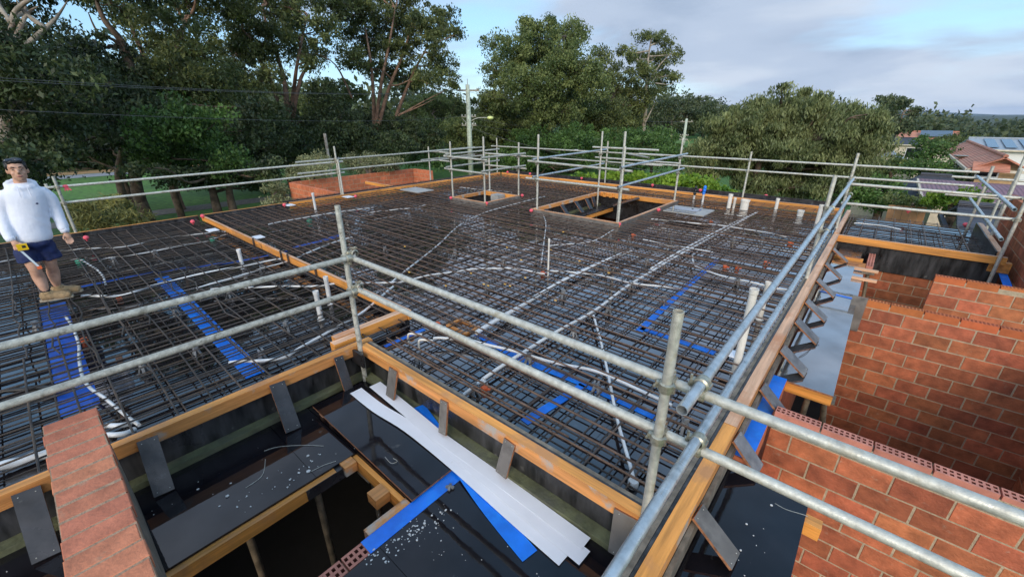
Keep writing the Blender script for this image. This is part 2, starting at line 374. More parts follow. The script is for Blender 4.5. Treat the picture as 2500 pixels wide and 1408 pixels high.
n1 = N(t, 'ShaderNodeTexNoise'); n1.inputs['Scale'].default_value = .12; n1.inputs['Detail'].default_value = 6; t.links.new(c.outputs['Object'], n1.inputs['Vector'])
n2 = N(t, 'ShaderNodeTexNoise'); n2.inputs['Scale'].default_value = 3.0; n2.inputs['Detail'].default_value = 6; t.links.new(c.outputs['Object'], n2.inputs['Vector'])
vl = N(t, 'ShaderNodeVectorMath', operation='LENGTH'); t.links.new(c.outputs['Object'], vl.inputs[0])
far_ = N(t, 'ShaderNodeMapRange'); far_.inputs[1].default_value = 110; far_.inputs[2].default_value = 260; t.links.new(vl.outputs['Value'], far_.inputs[0])   # wooded land beyond the suburb
r1 = ramp(t, [(.35, (.045, .11, .018)), (.55, (.085, .19, .028)), (.7, (.13, .20, .045))], n1.outputs[0])
r2 = ramp(t, [(.3, .55), (.7, 1.35)], n2.outputs[0]); mm = N(t, 'ShaderNodeMixRGB', blend_type='MULTIPLY'); mm.inputs[0].default_value = 1
t.links.new(r1.outputs[0], mm.inputs[1]); t.links.new(r2.outputs[0], mm.inputs[2]); fm = N(t, 'ShaderNodeMixRGB'); t.links.new(far_.outputs[0], fm.inputs[0]); t.links.new(mm.outputs[0], fm.inputs[1]); fm.inputs[2].default_value = (.045, .058, .028, 1)
t.links.new(fm.outputs[0], p.inputs['Base Color']); p.inputs['Roughness'].default_value = .9
o = m.build('ground', 'grass', smooth=True); struct(o)
mat('asphalt', (.075, .078, .085), .6, vary=.15, scale=3, bump=.2, bscale=60)
mat('road_pale', (.30, .31, .33), .55, vary=.1, scale=2)
mat('sand', (.42, .27, .13), .9, vary=.2, scale=1.5)
mat('path_grey', (.17, .15, .125), .85, vary=.25, scale=4)

def ground_strip(name, pts, w, z, material):
    """flat ribbon that follows the terrain"""
    m = MB(); P = [Vector(p) for p in pts]
    for i, p in enumerate(P):
        d = (P[min(i+1, len(P)-1)]-P[max(i-1, 0)]); d.z = 0; d.normalize(); a = Vector((-d.y, d.x, 0))
        for s_ in (-1, 1):
            q = p+a*(w/2*s_); m.v.append((q.x, q.y, gz(q.x, q.y)+z))
    for i in range(len(P)-1): m.f.append((2*i, 2*i+1, 2*i+3, 2*i+2)); m.m.append(0)
    return struct(m.build(name, material))
def along(x0, y0, x1, y1, n=12): return [(x0+(x1-x0)*i/n, y0+(y1-y0)*i/n, 0) for i in range(n+1)]
ra = W(150, 432, GZ); rb = W(330, 428, GZ)
ground_strip('road', along(ra.x-1, ra.y-40, ra.x+3, ra.y+60, 20), 3.2, .012, 'road_pale')
ground_strip('verge', along(ra.x-4.5, ra.y-30, ra.x-2.0, ra.y+26, 20), 3.6, .016, 'sand')
ground_strip('verge', along(ra.x-9.5, ra.y-30, ra.x-6.5, ra.y+20, 20), 3.4, .016, 'sand')
pp = W(420, 512, GZ)
ground_strip('path', along(pp.x-.2, pp.y-14, pp.x+1.2, pp.y+14, 10), 1.9, .02, 'path_grey')

# ------------------------------------------------------------ the formwork deck of the upper floor
XL, XR, YF = -11.5, -.45, 12.6          # outer lines of the slab
XN, YN, YD = -3.55, 1.80, 2.50          # near-left edge, near edge, divider
OP = [(-6.2, -3.88, 7.85, 11.15), (-8.9, -7.55, 7.68, 9.1)]   # stair opening, small opening
def cut_lines(a, b, step, extra):
    k = [a]; v = a+step
    while v < b-.25: k.append(v); v += step
    k.append(b)
    for e in extra:
        if a+.02 < e < b-.02: k = [q for q in k if abs(q-e) > .2 or q in (a, b)] + [e]
    return sorted(set(k))
def sheets(parent, x0, x1, y0, y1, zt, material, holes=(), name='ply_sheet', sx=1.2, sy=2.4, th=.017, gap=.0015):
    xs = cut_lines(x0, x1, sx, [h[0] for h in holes]+[h[1] for h in holes]); ys = cut_lines(y0, y1, sy, [h[2] for h in holes]+[h[3] for h in holes])
    for i in range(len(xs)-1):
        for j in range(len(ys)-1):
            cx, cy = (xs[i]+xs[i+1])/2, (ys[j]+ys[j+1])/2
            if any(h[0] < cx < h[1] and h[2] < cy < h[3] for h in holes): continue
            MB().box(xs[i]+gap, xs[i+1]-gap, ys[j]+gap, ys[j+1]-gap, zt-th, zt).build(name, material, parent)
deck = thing('formwork_deck', (-6, 7, -.017), 'wet black plywood deck under the reinforcement of the main slab', 'deck')
sheets(deck, XL, XR, YD, YF, 0, 'deck_ply', OP)
sheets(deck, XN, XR, YN, YD, 0, 'deck_ply')
deck2 = thing('formwork_deck', (-8, 0, -.017), 'wet black plywood deck of the slab part with the standing man', 'deck')
sheets(deck2, XL, XN, -4.0, YD, 0, 'deck_ply_damp')
deck3 = thing('formwork_deck', (.5, 11, -.017), 'small plywood deck of the slab wing beside the brick rooms', 'deck')
Y2, X2 = 9.72, 1.66
sheets(deck3, XR, X2, Y2, YF+.1, 0, 'deck_ply_damp')

# ------------------------------------------------------------ edge forms
def form(label, axis, a0, a1, c, out, zt=.2, zb=-.19, tw=.07, th=.1, top='timber', side='timber_side', ply='ply_form',
         plate=True, ply_h=None, strip=False, name='edge_form', tz=None, far_top=None):
    """upright ply on line c with a timber outside it; axis 'x' or 'y'; out = +1/-1 towards the outside"""
    t = thing(name, ((a0+a1)/2, c, zb) if axis == 'x' else (c, (a0+a1)/2, zb), label, 'formwork')
    def bx(nm, u0, u1, z0, z1, mats, mi=None, b0=a0, b1=a1, topm=None):
        m = MB(); lo, hi = min(c+out*u0, c+out*u1), max(c+out*u0, c+out*u1)
        if axis == 'x': m.box(b0, b1, lo, hi, z0, z1)
        else: m.box(lo, hi, b0, b1, z0, z1)
        if topm: m.m[1] = 1
        return m.build(nm, mats, t)
    bx('ply_face', 0, .017, zb, zt-.004, ply)
    n = max(1, round((a1-a0)/3.6)); L = (a1-a0)/n
    for i in range(n):
        e = .002
        dz = rnd(-.002, .002)
        bx('top_timber', .019, .019+tw, zt-th+dz, zt+dz, [side+'_'+axis, ((far_top if far_top and i >= 1 else top))+'_'+axis], b0=a0+i*L+e, b1=a0+(i+1)*L-e, topm=True)
    if plate: bx('bottom_plate', .019, .019+.09, zb+.001, zb+.046, 'timber_green')
    if strip: bx('cover_strip', -.032, -.003, zt-.028, zt-.006, 'timber_grey')
    return t
F_nl = form('orange timber edge form across the front of the man\'s slab, beside the brick parapet', 'y', -4.0, 1.86, XN, 1)
F_nr = form('long orange timber edge form with grey stains behind the white strips', 'x', XN+.11, XR-.08, YN, -1, strip=True)
F_rt = form('long bright timber edge form running back along the right rails', 'y', -.6, Y2-.02, XR, 1, tw=.085, zb=-.06, plate=False, strip=True, far_top='timber_pale')
F_rt2 = form('short pale timber edge form between main slab and slab wing', 'y', Y2+.1, YF-.1, XR, 1, tw=.07, top='timber_pale', side='timber_pale', plate=False, zb=0.0)
F_wing = form('yellow timber edge form above black ply fascia of the slab wing', 'x', XR+.1, X2+.12, Y2, -1, zb=-.36, tw=.06, th=.12, top='timber_pale', side='timber', plate=False)
F_wr = form('pale topped end form of the slab wing with pink marks', 'y', Y2+.12, YF-.2, X2, 1, tw=.07, top='timber_pale', side='timber_pale', plate=False, zb=0.0, zt=.24)
F_lo = form('thin timber edge form along the outer side behind the man', 'y', -4.0, YD-.06, XL, -1, tw=.05, zb=-.02, plate=False)
F_lo2 = form('thin timber edge form between divider and brick box walls', 'y', YD+.06, 4.4, XL, -1, tw=.05, zb=-.02, plate=False)
# far edges: a timber set-down face inside, a raised black strip behind it
def setdown(label, axis, a0, a1, c, out, TOPZ=.26):
    t = thing('edge_form', ((a0+a1)/2, c, 0) if axis == 'x' else (c, (a0+a1)/2, 0), label, 'formwork')
    n = max(1, round((a1-a0)/3.0)); L = (a1-a0)/n
    for i in range(n):
        b0, b1 = a0+i*L+.003, a0+(i+1)*L-.003; m = MB()
        lo, hi = min(c, c+out*.05), max(c, c+out*.05); dz = rnd(-.004, .004)
        (m.box(b0, b1, lo, hi, .02, .2+dz) if axis == 'x' else m.box(lo, hi, b0, b1, .02, .2+dz)); m.m[1] = 1
        m.build('inner_timber', ['timber_'+axis, 'timber_pale_'+axis], t)
    lo, hi = min(c+out*.052, c+out*.42), max(c+out*.052, c+out*.42)
    m = MB(); (m.box(a0, a1, lo, hi, .14, .157) if axis == 'x' else m.box(lo, hi, a0, a1, .14, .157)); m.build('ledge_ply', 'deck_ply', t)
    lo, hi = min(c+out*.42, c+out*.44), max(c+out*.42, c+out*.44)
    m = MB(); (m.box(a0, a1, lo, hi, .0, TOPZ) if axis == 'x' else m.box(lo, hi, a0, a1, .0, TOPZ)); m.build('outer_ply', 'ply_board', t)
    return t
F_far = setdown('long orange timber set-down form along the far side of the slab', 'x', XL+.06, XR-.05, YF, 1)
F_lo3 = setdown('orange timber set-down form in front of the low brick box', 'y', 4.45, YF, XL, -1, .18)
# divider of the two slab parts
dv = thing('divider_form', (-7.5, YD, 0), 'orange timber divider dividing the two rebar fields', 'formwork')
for a, b in ((XL+.05, -8.4), (-8.395, -6.0), (-5.995, -3.72)):
    m = MB(); m.box(a, b, YD-.022, YD+.022, .085, .2); m.m[1] = 1; m.build('timber', ['timber_x', 'timber_pale_x'], dv)
MB().box(XL+.05, -3.8, YD+.024, YD+.04, .0, .196).build('ply_face', 'ply_board', dv)
for px in (620, 690, 708, 778):
    q = W(px, 600+(px-620)*.45, .1); MB().box(q.x-.012, q.x+.012, YD-.05, YD-.024, .0, .24).build('steel_peg', 'rebar_dark', dv)
m = MB(); m.box(-3.83, -3.74, 1.62, YD-.03, .09, .2); m.m[1] = 1; m.build('timber', ['timber_y', 'timber_pale_y'], dv)
m = MB(); m.box(-3.72, -3.63, 1.55, 1.80, .1, .2); m.m[1] = 1; m.build('timber', ['timber_y', 'timber_pale_y'], dv)

mat('ply_slate', (.13, .13, .135), .5, vary=.25, scale=9, obj_rand=.3, second=(.2, .19, .18), sec_scale=7)
# ply offcut braces (kickers) nailed between the forms and the outside deck: parts of the form they hold
def kicker(parent, axis, a, c, out, w, length, zt=.17, drop=.35, matn='ply_board', tilt=0.0, edge='ply_edge'):
    run = math.sqrt(max(.002, length*length-drop*drop))
    m = MB()
    if axis == 'y':
        p = Vector((c+out*.095, a, zt)); q = Vector((c+out*(.095+run), a+tilt, zt-drop)); up = Vector((out*drop, 0, run))
    else:
        p = Vector((a, c+out*.095, zt)); q = Vector((a+tilt, c+out*(.095+run), zt-drop)); up = Vector((0, out*drop, run))
    m.beam(p, q, w, .017, up=up, mi=1, top=0)
    b = m.build('brace', [matn, edge], parent)
    for k, (s1, s2) in enumerate(((-.3, .06), (.3, .06), (-.3, .94), (.3, .94))):
        side = (q-p).normalized().cross(up.normalized()); c0 = p.lerp(q, s2)+side*(w*s1)+up.normalized()*.009
        MB().ball(c0, .004, .004, .003, 5, 3).build('nail_head', 'galv', b)
    return b
for px, py, w, L in ((395, 1150, .115, .40), (712, 1000, .12, .42), (842, 915, .085, .40), (100, 1300, .12, .42)):
    q = W(px, py, .0); kicker(F_nl, 'y', q.y, XN, 1, w, L, tilt=-.03)
for px, py, w, L, mt in ((935, 905, .12, .278, 'ply_grey'), (1058, 975, .085, .278, 'ply_grey'), (1220, 1085, .10, .278, 'ply_grey'), (1515, 1275, .17, .278, 'ply_grey')):
    q = WY(px, py, YN-.2); kicker(F_nr, 'x', q.x, YN, -1, w, L, drop=.27, matn=mt, tilt=rnd(-.03, .03))
for y, w, L in ((2.02, .115, .30), (2.83, .13, .26), (3.62, .13, .27), (4.45, .16, .30), (5.25, .16, .3), (5.95, .16, .3), (6.9, .16, .3), (7.8, .15, .3), (8.8, .14, .3), (1.05, .13, .3)):
    kicker(F_rt, 'y', y, XR+.02, 1, w*1.2, L, zt=.13, drop=.18, matn='ply_slate' if y > 2.5 else 'ply_grey', tilt=-.02)
MB().box(-.345, -.32, -.6, 9.5, -.05, .085).build('waler', 'timber_grey', F_rt)
# ------------------------------------------------------------ bricks
BL, BH, BT, MJ = .303, .160, .09, .0125
_bm = {}
def brick_mesh(L, h, d, material, perf=False):
    key = (round(L, 3), round(h, 3), round(d, 3), material, perf)
    if key in _bm: return _bm[key]
    m = MB(); e = .003
    if not perf:
        # box with a worn (chamfered) front outline
        a = [(0, 0, 0), (L, 0, 0), (L, 0, h), (0, 0, h)]
        f = [(e, -e, e), (L-e, -e, e), (L-e, -e, h-e), (e, -e, h-e)]; b = [(0, d, 0), (L, d, 0), (L, d, h), (0, d, h)]
        m.add(f+a+b, [(0, 1, 2, 3), (0, 4, 5, 1), (1, 5, 6, 2), (2, 6, 7, 3), (3, 7, 4, 0), (4, 8, 9, 5), (5, 9, 10, 6), (6, 10, 11, 7), (7, 11, 8, 4)])
    else:
        nh = max(2, int(round(L/.034))); px = L/nh; hw = px*.29
        xs = [0.0]; ys = [0, d*.17, d*.41, d*.59, d*.83, d]
        for i in range(nh): xs += [i*px+px/2-hw, i*px+px/2+hw]
        xs.append(L)
        idx = {}
        for i, x in enumerate(xs):
            for j, y in enumerate(ys): idx[i, j] = len(m.v); m.v.append((x, y, h))
        for i in range(len(xs)-1):
            for j in range(len(ys)-1):
                q = (idx[i, j], idx[i+1, j], idx[i+1, j+1], idx[i, j+1])
                if i % 2 == 1 and j in (1, 3):
                    b0 = len(m.v); m.v += [(m.v[k][0], m.v[k][1], h-.035) for k in q]
                    for k in range(4): m.f.append((q[k], q[(k+1) % 4], b0+(k+1) % 4, b0+k)); m.m.append(1)
                    m.f.append((b0, b0+1, b0+2, b0+3)); m.m.append(1)
                else: m.f.append(q); m.m.append(0)
        m.add([(0, 0, 0), (L, 0, 0), (L, d, 0), (0, d, 0), (0, 0, h), (L, 0, h), (L, d, h), (0, d, h)], [(0, 1, 5, 4), (1, 2, 6, 5), (2, 3, 7, 6), (3, 0, 4, 7)])
    me = bpy.data.meshes.new('brick'); me.from_pydata(m.v, [], m.f); me.materials.append(MATS[material]); me.materials.append(MATS['brick_core'])
    me.polygons.foreach_set('material_index', m.m); me.update(); _bm[key] = me; return me
def brick_wall(label, axis, a0, a1, face, sgn, ztop, zbot, material='brick', perf=True, top_h=BH, top_mat=None, name='brick_wall', group=None, depth=BT, row_cut=None, L0=BL, jit=.0025, bh=BH):
    """axis 'x': runs along x with its front at y = face looking to -y (sgn 1) or +y (sgn -1); axis 'y': front at x = face looking to -x (sgn 1) or +x"""
    mid = (a0+a1)/2
    t = thing(name, (mid, face, zbot) if axis == 'x' else (face, mid, zbot), label, 'wall', group)
    core = MB(); q0, q1 = sorted((face+sgn*.0005, face+sgn*(depth-.0005)))
    zc = ztop-.006-(0 if not perf else .03)
    (core.box(a0+.004, a1-.004, q0, q1, zbot, zc) if axis == 'x' else core.box(q0, q1, a0+.004, a1-.004, zbot, zc)); core.build('mortar', 'mortar', t)
    z = ztop; k = 0
    while z > zbot+.02:
        hh = top_h if k == 0 else bh
        z0 = z-hh
        mt = (top_mat or material) if k == 0 else material
        if k == 0 and perf and not top_mat: mt = 'brick_perf'
        x = a0 - (0 if k % 2 == 0 else (L0+MJ)*.5)
        while x < a1-.03:
            u0, u1 = max(x, a0), min(x+L0, a1)
            if u1-u0 > .04:
                L = u1-u0; me = brick_mesh(L, hh, depth, mt, perf and k == 0)
                j = rnd(-jit, jit)
                if axis == 'x': place(me, 'brick', t, (u0, face+j, z0) if sgn > 0 else (u1, face-j, z0), 0 if sgn > 0 else math.pi)
                else: place(me, 'brick', t, (face+j, u1, z0) if sgn > 0 else (face-j, u0, z0), -math.pi/2 if sgn > 0 else math.pi/2)
            x += L0+MJ
        z = z0-MJ; k += 1
    return t
R2Y, R4Y = 6.76, 8.08
brick_wall('red brick wall with perforated top course nearest the right rails', 'x', -.19, 2.3, 3.48, 1, .03, -2.0)
brick_wall('tall deep red brick wall with clean orange top course behind the pit', 'x', .17, 2.4, R2Y, 1, .03, -2.6, top_h=.09, top_mat='brick_clean')
brick_wall('red brick wall ending in a mortar stained corner, second from the slab wing', 'x', .915, 2.4, R4Y, 1, .15, -1.4, top_h=.09, top_mat='brick_clean')
brick_wall('red brick wall directly under the black ply fascia of the slab wing', 'x', -.2, 2.4, Y2+.02, 1, -.37, -1.9, perf=False)
brick_wall('brown brick side wall rising at the far right behind the scaffold', 'y', 8.3, 12.6, 1.98, 1, .80, -1.0, perf=False)
brick_wall('brick wall on the right side of the pit, extended unseen to shade it', 'y', 3.6, R2Y-.01, 2.1, 1, .0, -2.9, perf=False)  # upper and nearer parts lie out of view, added to shade the pit
brick_wall('low brick pier between the slab wing and the pale wet boards', 'y', 8.75, Y2-.08, .16, 1, -.05, -.6, perf=True, top_h=.09)
# low brick box beyond the left side of the slab
bY = 6.35; bZ = .43
bC = WY(705, 446, bY); bX0 = bC.x; bFar = WX(1000, 417, bX0).y; bZ = bC.z
brick_wall('bright orange end wall of the low brick box beyond the slab', 'x', bX0, XL-.46, bY, 1, bZ, -.9, material='brick_orange', perf=False, depth=.11)
brick_wall('long orange back wall of the low brick box beyond the slab', 'y', bY+.12, bFar+.215, bX0, -1, bZ, -.6, material='brick_orange', perf=False, depth=.11)
brick_wall('far orange end wall of the low brick box, beside the scaffold', 'x', bX0+.12, WY(1052, 428, bFar+.1).x, bFar+.11, 1, bZ+.02, -.6, material='brick_orange', perf=False, depth=.11)
m = MB(); q = WX(950, 446, XL-1.0); m.beam((XL-2.3, q.y-.1, .1), (XL-.65, q.y-.1, .1), .05, .09, top=1); o = m.build('loose_timber', ['timber_x', 'timber_pale_x']); tag(o, 'orange timber plank lying inside the low brick box', 'plank')
mat('mortar_par', (.36, .23, .145), .9, vary=.15, scale=14, bump=.5, bscale=60)
# foreground parapet: brick headers laid flat on a wall
par = thing('brick_parapet', (-2.2, -.21, -.19), 'salmon brick parapet with mortar joints in the left foreground', 'wall')
MB().box(-3.325, -.9, -.315, -.10, -.19, .518).build('wall_body', 'timber_grey', par)
MB().box(-3.330, -.9, -.322, -.094, .515, .5955).build('mortar', 'mortar_par', par)
pm = MB(); L, Wd, hh, e = .108, .232, .076, .004
pm.add([(0, 0, 0), (L, 0, 0), (L, Wd, 0), (0, Wd, 0), (0, 0, hh-e), (L, 0, hh-e), (L, Wd, hh-e), (0, Wd, hh-e), (e, e, hh), (L-e, e, hh), (L-e, Wd-e, hh), (e, Wd-e, hh)],
       [(0, 1, 5, 4), (1, 2, 6, 5), (2, 3, 7, 6), (3, 0, 4, 7), (4, 5, 9, 8), (5, 6, 10, 9), (6, 7, 11, 10), (7, 4, 8, 11), (8, 9, 10, 11)])
pme = bpy.data.meshes.new('brick'); pme.from_pydata(pm.v, [], pm.f); pme.materials.append(MATS['brick_paver']); pme.update()
x = -3.335; k = 0
while x < -.95:
    b = place(pme, 'brick', par, (x+rnd(-.002, .002), -.325+rnd(-.005, .005), .522+rnd(-.002, .002)), rnd(-.012, .012)); x += .1215

# ------------------------------------------------------------ outside decks round the near corner
ZO = -.19
dk = thing('walkway_deck', (-3, -1.2, ZO-.02), 'wet black ply walkway with paint drips beside the stair void', 'deck')
sheets(dk, XN+.02, -2.6, -4.0, 1.12, ZO, 'deck_ply_out', sx=1.3)
sheets(dk, XN+.12, -1.9, 1.125, 1.695, ZO-.004, 'deck_ply_out', sx=2.4)
m = MB(); m.box(-2.605, -2.555, -4.0, .93, ZO-.115, ZO-.02); m.m[1] = 1; m.build('edge_joist', ['timber_y', 'timber_y'], dk)
MB().box(-2.6, -2.55, .70, 1.0, ZO-.112, ZO-.021).build('black_block', 'ply_board', dk)
m = MB(); m.box(-2.62, -1.93, 1.085, 1.122, ZO-.13, ZO-.02); m.build('edge_joist', 'timber_x', dk)
for k, (a, b, c, d) in enumerate(((-2.74, -2.52, .98, 1.075), (-2.2, -2.09, .97, 1.08), (-1.96, -1.9, .80, 1.12))):
    MB().box(a, b, c, d, ZO-.09, ZO-.005).build('block', 'timber_side_y', dk)
pb = MB(); pb.beam((-3.31, 1.36, ZO+.075), (-1.885, 1.36, ZO+.018), .47, .017, mi=1, top=0)
tag(pb.build('loose_ply_panel', ['deck_ply_out', 'ply_edge']), 'raised wet black ply panel propped on blocks under the white strips', 'panel')
for k, (x, h) in enumerate(((-3.27, .055), (-3.1, .045))):
    o = MB().box(x, x+.07, 1.15, 1.22, ZO-.003, ZO+h).build('timber_block', 'timber_pale_y')
    tag(o, 'small timber block under the %s of the raised ply panel' % ('outer corner' if k == 0 else 'edge'), 'block')
dk3 = thing('walkway_deck', (-1.2, 0, ZO-.02), 'dark ply deck in the front centre carrying the white strips', 'deck')
sheets(dk3, -1.78, -.53, -1.6, 1.69, ZO, 'deck_ply_out', sx=1.3)
dk4 = thing('walkway_deck', (-.1, 1, -.1), 'wet navy ply walkway in the lower right corner', 'deck')
m = MB().box(-.33, .16, -1.2, 2.84, -.1, -.083); m.m = [1, 0, 1, 1, 1, 1]; m.build('ply_sheet', ['deck_ply_out', 'ply_edge'], dk4)
m = MB().box(-.3, .14, 1.95, 2.02, -.2, -.102); m.build('joist', 'timber_x', dk4)
MB().box(-.3, .25, 2.6, 2.68, -.2, -.102).build('joist', 'timber_x', dk4)
deckmat('deck_wet', (.06, .065, .07), .22, 2.0, .05)
dk5 = thing('walkway_deck', (-.08, 6.5, -.1), 'pale wet boards reflecting the sky beside the long form', 'deck')
for a, b in ((4.2, 6.55), (6.553, 7.35), (7.353, 8.95)):
    m = MB().box(-.30, .15, a, b, -.085, -.068); m.m = [1, 0, 1, 1, 1, 1]; m.build('ply_sheet', ['deck_wet', 'ply_edge'], dk5)
MB().box(-.3, .15, 4.21, 4.27, -.185, -.087).build('edge_joist', 'timber_x', dk5)
m = MB().box(-.27, .06, 8.98, 9.55, -.02, .0); m.m = [1, 0, 1, 1, 1, 1]; o = m.build('loose_ply_panel', ['ply_board', 'ply_edge']); tag(o, 'black ply panel lying on timber by the slab wing corner', 'panel')
o = MB().box(-.3, .1, 8.97, 9.05, -.1, -.021).build('loose_timber', 'timber_x'); tag(o, 'yellow timber under the black ply panel by the slab wing', 'plank')
for k, (y, z) in enumerate(((7.9, -.03), (8.4, -.02))):
    o = MB().box(.02, .32, y, y+.07, z-.035, z).build('loose_timber', 'timber_pale_x'); tag(o, ('pale timber offcut across the end of the wet boards, nearer one' if k == 0 else 'pale timber offcut across the end of the wet boards, farther one'), 'plank')
o = MB().box(.09, .25, R2Y-.03, R2Y-.012, -.42, .06).build('felt_strip', 'ply_grey'); tag(o, 'dark grey felt strip hanging over the brick wall end', 'strip')
# props under the decks
def prop(x, y, zt, zb, label, lean=(0, 0), plate=.16):
    t = thing('steel_prop', (x+lean[0], y+lean[1], zb), label, 'prop', 'steel props under the formwork')
    MB().tube([(x+lean[0], y+lean[1], zb), (x+lean[0]*.45, y+lean[1]*.45, (zt+zb)/2)], .032, 10).build('outer_tube', 'prop_steel', t, smooth=True, auto=40)
    MB().tube([(x+lean[0]*.45, y+lean[1]*.45, (zt+zb)/2-.1), (x, y, zt-.01)], .025, 10).build('inner_tube', 'prop_steel', t, smooth=True, auto=40)
    MB().box(x-plate/2, x+plate/2, y-plate/2, y+plate/2, zt-.012, zt).build('head_plate', 'prop_steel', t)
    MB().box(x+lean[0]-.07, x+lean[0]+.07, y+lean[1]-.07, y+lean[1]+.07, zb, zb+.01).build('base_plate', 'prop_steel', t)
prop(-2.66, .80, ZO-.12, GZ+.03, 'rusty prop with head plate under the walkway joist, front one in the void')
prop(-2.47, 1.16, ZO-.135, GZ+.03, 'rusty prop with holed plate under the short joist in the void')
prop(-2.85, .35, ZO-.03, GZ+.03, 'thin prop deep in the dark void')
prop(-.02, 4.32, -.19, GZ+.03, 'rusty prop under the end of the pale wet boards')
prop(.10, 4.36, -.19, GZ+.03, 'galvanised prop leaning towards the deep brick wall', lean=(.45, .9))
prop(.08, 2.64, -.205, GZ+.03, 'mossy leaning prop below the navy walkway', lean=(.5, .35))
prop(.2, 8.4, -.06, GZ+.03, 'grey prop leaning beside the low brick pier', lean=(.35, -.15))
# brick wall below the blue strip between void and front deck
nw = brick_wall('perforated brick wall top at the edge of the dark void', 'y', -1.6, 1.68, -1.89, 1, ZO-.002, -1.2, depth=.105)
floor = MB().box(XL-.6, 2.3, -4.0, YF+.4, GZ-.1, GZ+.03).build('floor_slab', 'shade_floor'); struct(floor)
# enclosing walls of the storey below, mostly unseen, added to keep the voids dark
for lab, b in (('unseen outer brick wall added to the storey under the left edge', (XL-.25, XL-.05, -4.0, YF+.2)), ('unseen outer brick wall added to the storey under the far edge', (XL-.04, X2+.3, YF+.22, YF+.42)),
               ('brick wall of the storey under the right slab edge', (XR+.12, XR+.22, -1.2, Y2-.0)), ('unseen brick wall added to the storey below the camera side', (XL-.04, XR+.1, -4.15, -4.02))):
    o = MB().box(b[0], b[1], b[2], b[3], GZ+.03, -.12).build('brick_wall', 'brick'); tag(o, lab, 'wall')

# ------------------------------------------------------------ damp course strips
def strip(name, pts, w, z, material, label, cat='strip', group=None, wav=.0, th=.002, parent=None):
    P = smooth_path([Vector((p[0], p[1], p[2] if len(p) > 2 else z)) for p in pts], 5) if len(pts) > 2 else [Vector((p[0], p[1], p[2] if len(p) > 2 else z)) for p in pts]
    m = MB()
    for i, p in enumerate(P):
        d = P[min(i+1, len(P)-1)]-P[max(i-1, 0)]; d.z = 0; d.normalize(); a = Vector((-d.y, d.x, 0)); dz = wav*math.sin(i*1.7)
        for s_, h in ((-1, 0), (1, 0), (1, th), (-1, th)): m.v.append(tuple(p+a*(s_*w/2)+Vector((0, 0, h+dz))))
    n = len(P)
    for i in range(n-1):
        for j in range(4): m.f.append((4*i+j, 4*i+(j+1) % 4, 4*i+4+(j+1) % 4, 4*i+4+j)); m.m.append(0)
    m.f += [(3, 2, 1, 0), (4*n-4, 4*n-3, 4*n-2, 4*n-1)]; m.m += [0, 0]
    o = m.build(name, material)
    if label: tag(o, label, cat, group)
    return o
def WP(pxs, z): return [tuple(W(x, y, z)) for x, y in pxs]
zs = ZO+.06
strip('white_strip', [(-3.22, 1.49, ZO+.086), (-2.85, 1.49, ZO+.076), (-2.45, 1.53, ZO+.062), (-1.9, 1.53, ZO+.036), (-1.3, 1.50, ZO+.012), (-.87, 1.475, ZO+.008)], .115, zs, 'strip_white', 'bent white plastic strip, front one of the pile on the ply panel')
strip('white_strip', [(-3.17, 1.66, ZO+.088), (-2.5, 1.63, ZO+.072), (-1.9, 1.60, ZO+.043), (-1.3, 1.575, ZO+.02), (-.78, 1.55, ZO+.016)], .115, zs, 'strip_white', 'straight white plastic strip reaching the far end, upper one of the pile')
strip('white_strip', [(-2.2, 1.62, ZO+.062), (-1.5, 1.64, ZO+.027), (-.82, 1.63, ZO+.022)], .10, zs, 'strip_white', 'short white plastic strip beside the long form, rear one of the pile')
strip('blue_strip', [(-2.62, 1.745, ZO+.06), (-2.0, 1.58, ZO+.038), (-1.5, 1.45, ZO+.007), (-1.04, 1.355, ZO+.004)], .115, zs, 'blue_dpc', 'bright blue plastic strip lying diagonally under the white strips')
strip('blue_strip', [(-1.835, .74), (-1.835, 1.86)], .112, ZO+.002, 'blue_dpc', 'bright blue damp course on the perforated brick wall top')
strip('blue_strip', [(-.275, 2.86), (-.275, 4.2)], .13, -.05, 'blue_dpc', 'bright blue damp course on the wall top between the navy and pale walkways')
strip('blue_strip', [(-.27, 7.02), (.15, 6.98)], .07, -.066, 'blue_dpc', 'blue strip across the pale wet boards')
MB_w = MB().box(XR+.1, XR+.24, 2.85, 4.2, -.3, -.052); tag(MB_w.build('brick_wall', 'brick_orange'), 'brick wall end below the blue damp course at the right form', 'wall')
# blue damp course strips on the deck below the bars
def dstrip(pxs, w, label, material='blue_dull'): strip('blue_strip', WP(pxs, .003), w, .003, material, label)
dstrip([(128, 742), (198, 1000)], .24, 'wide blue strip on the deck in front of the man\'s boots')
dstrip([(392, 675), (625, 915)], .17, 'wide blue strip on the deck running down to the front form', 'blue_dpc')
dstrip([(195, 700), (400, 662), (600, 635), (700, 612)], .10, 'long narrow blue strip on the deck beside the man')
dstrip([(720, 605), (840, 572)], .14, 'blue strip on the deck behind the divider')
dstrip([(938, 845), (1035, 803)], .07, 'short blue strip on the deck near the bent conduits', 'blue_dpc')
dstrip([(1165, 815), (1265, 872), (1420, 935), (1610, 1022)], .085, 'blue strip on the deck along the near form', 'blue_dpc')
dstrip([(1280, 1030), (1425, 940)], .085, 'blue strip on the deck ending at the near form', 'blue_dpc')
dstrip([(1560, 808), (1660, 715), (1750, 635)], .08, 'blue strip on the deck in the bright wet area', 'blue_dpc')
dstrip([(1565, 800), (1745, 862)], .085, 'blue strip on the deck crossing towards the right rails', 'blue_dpc')
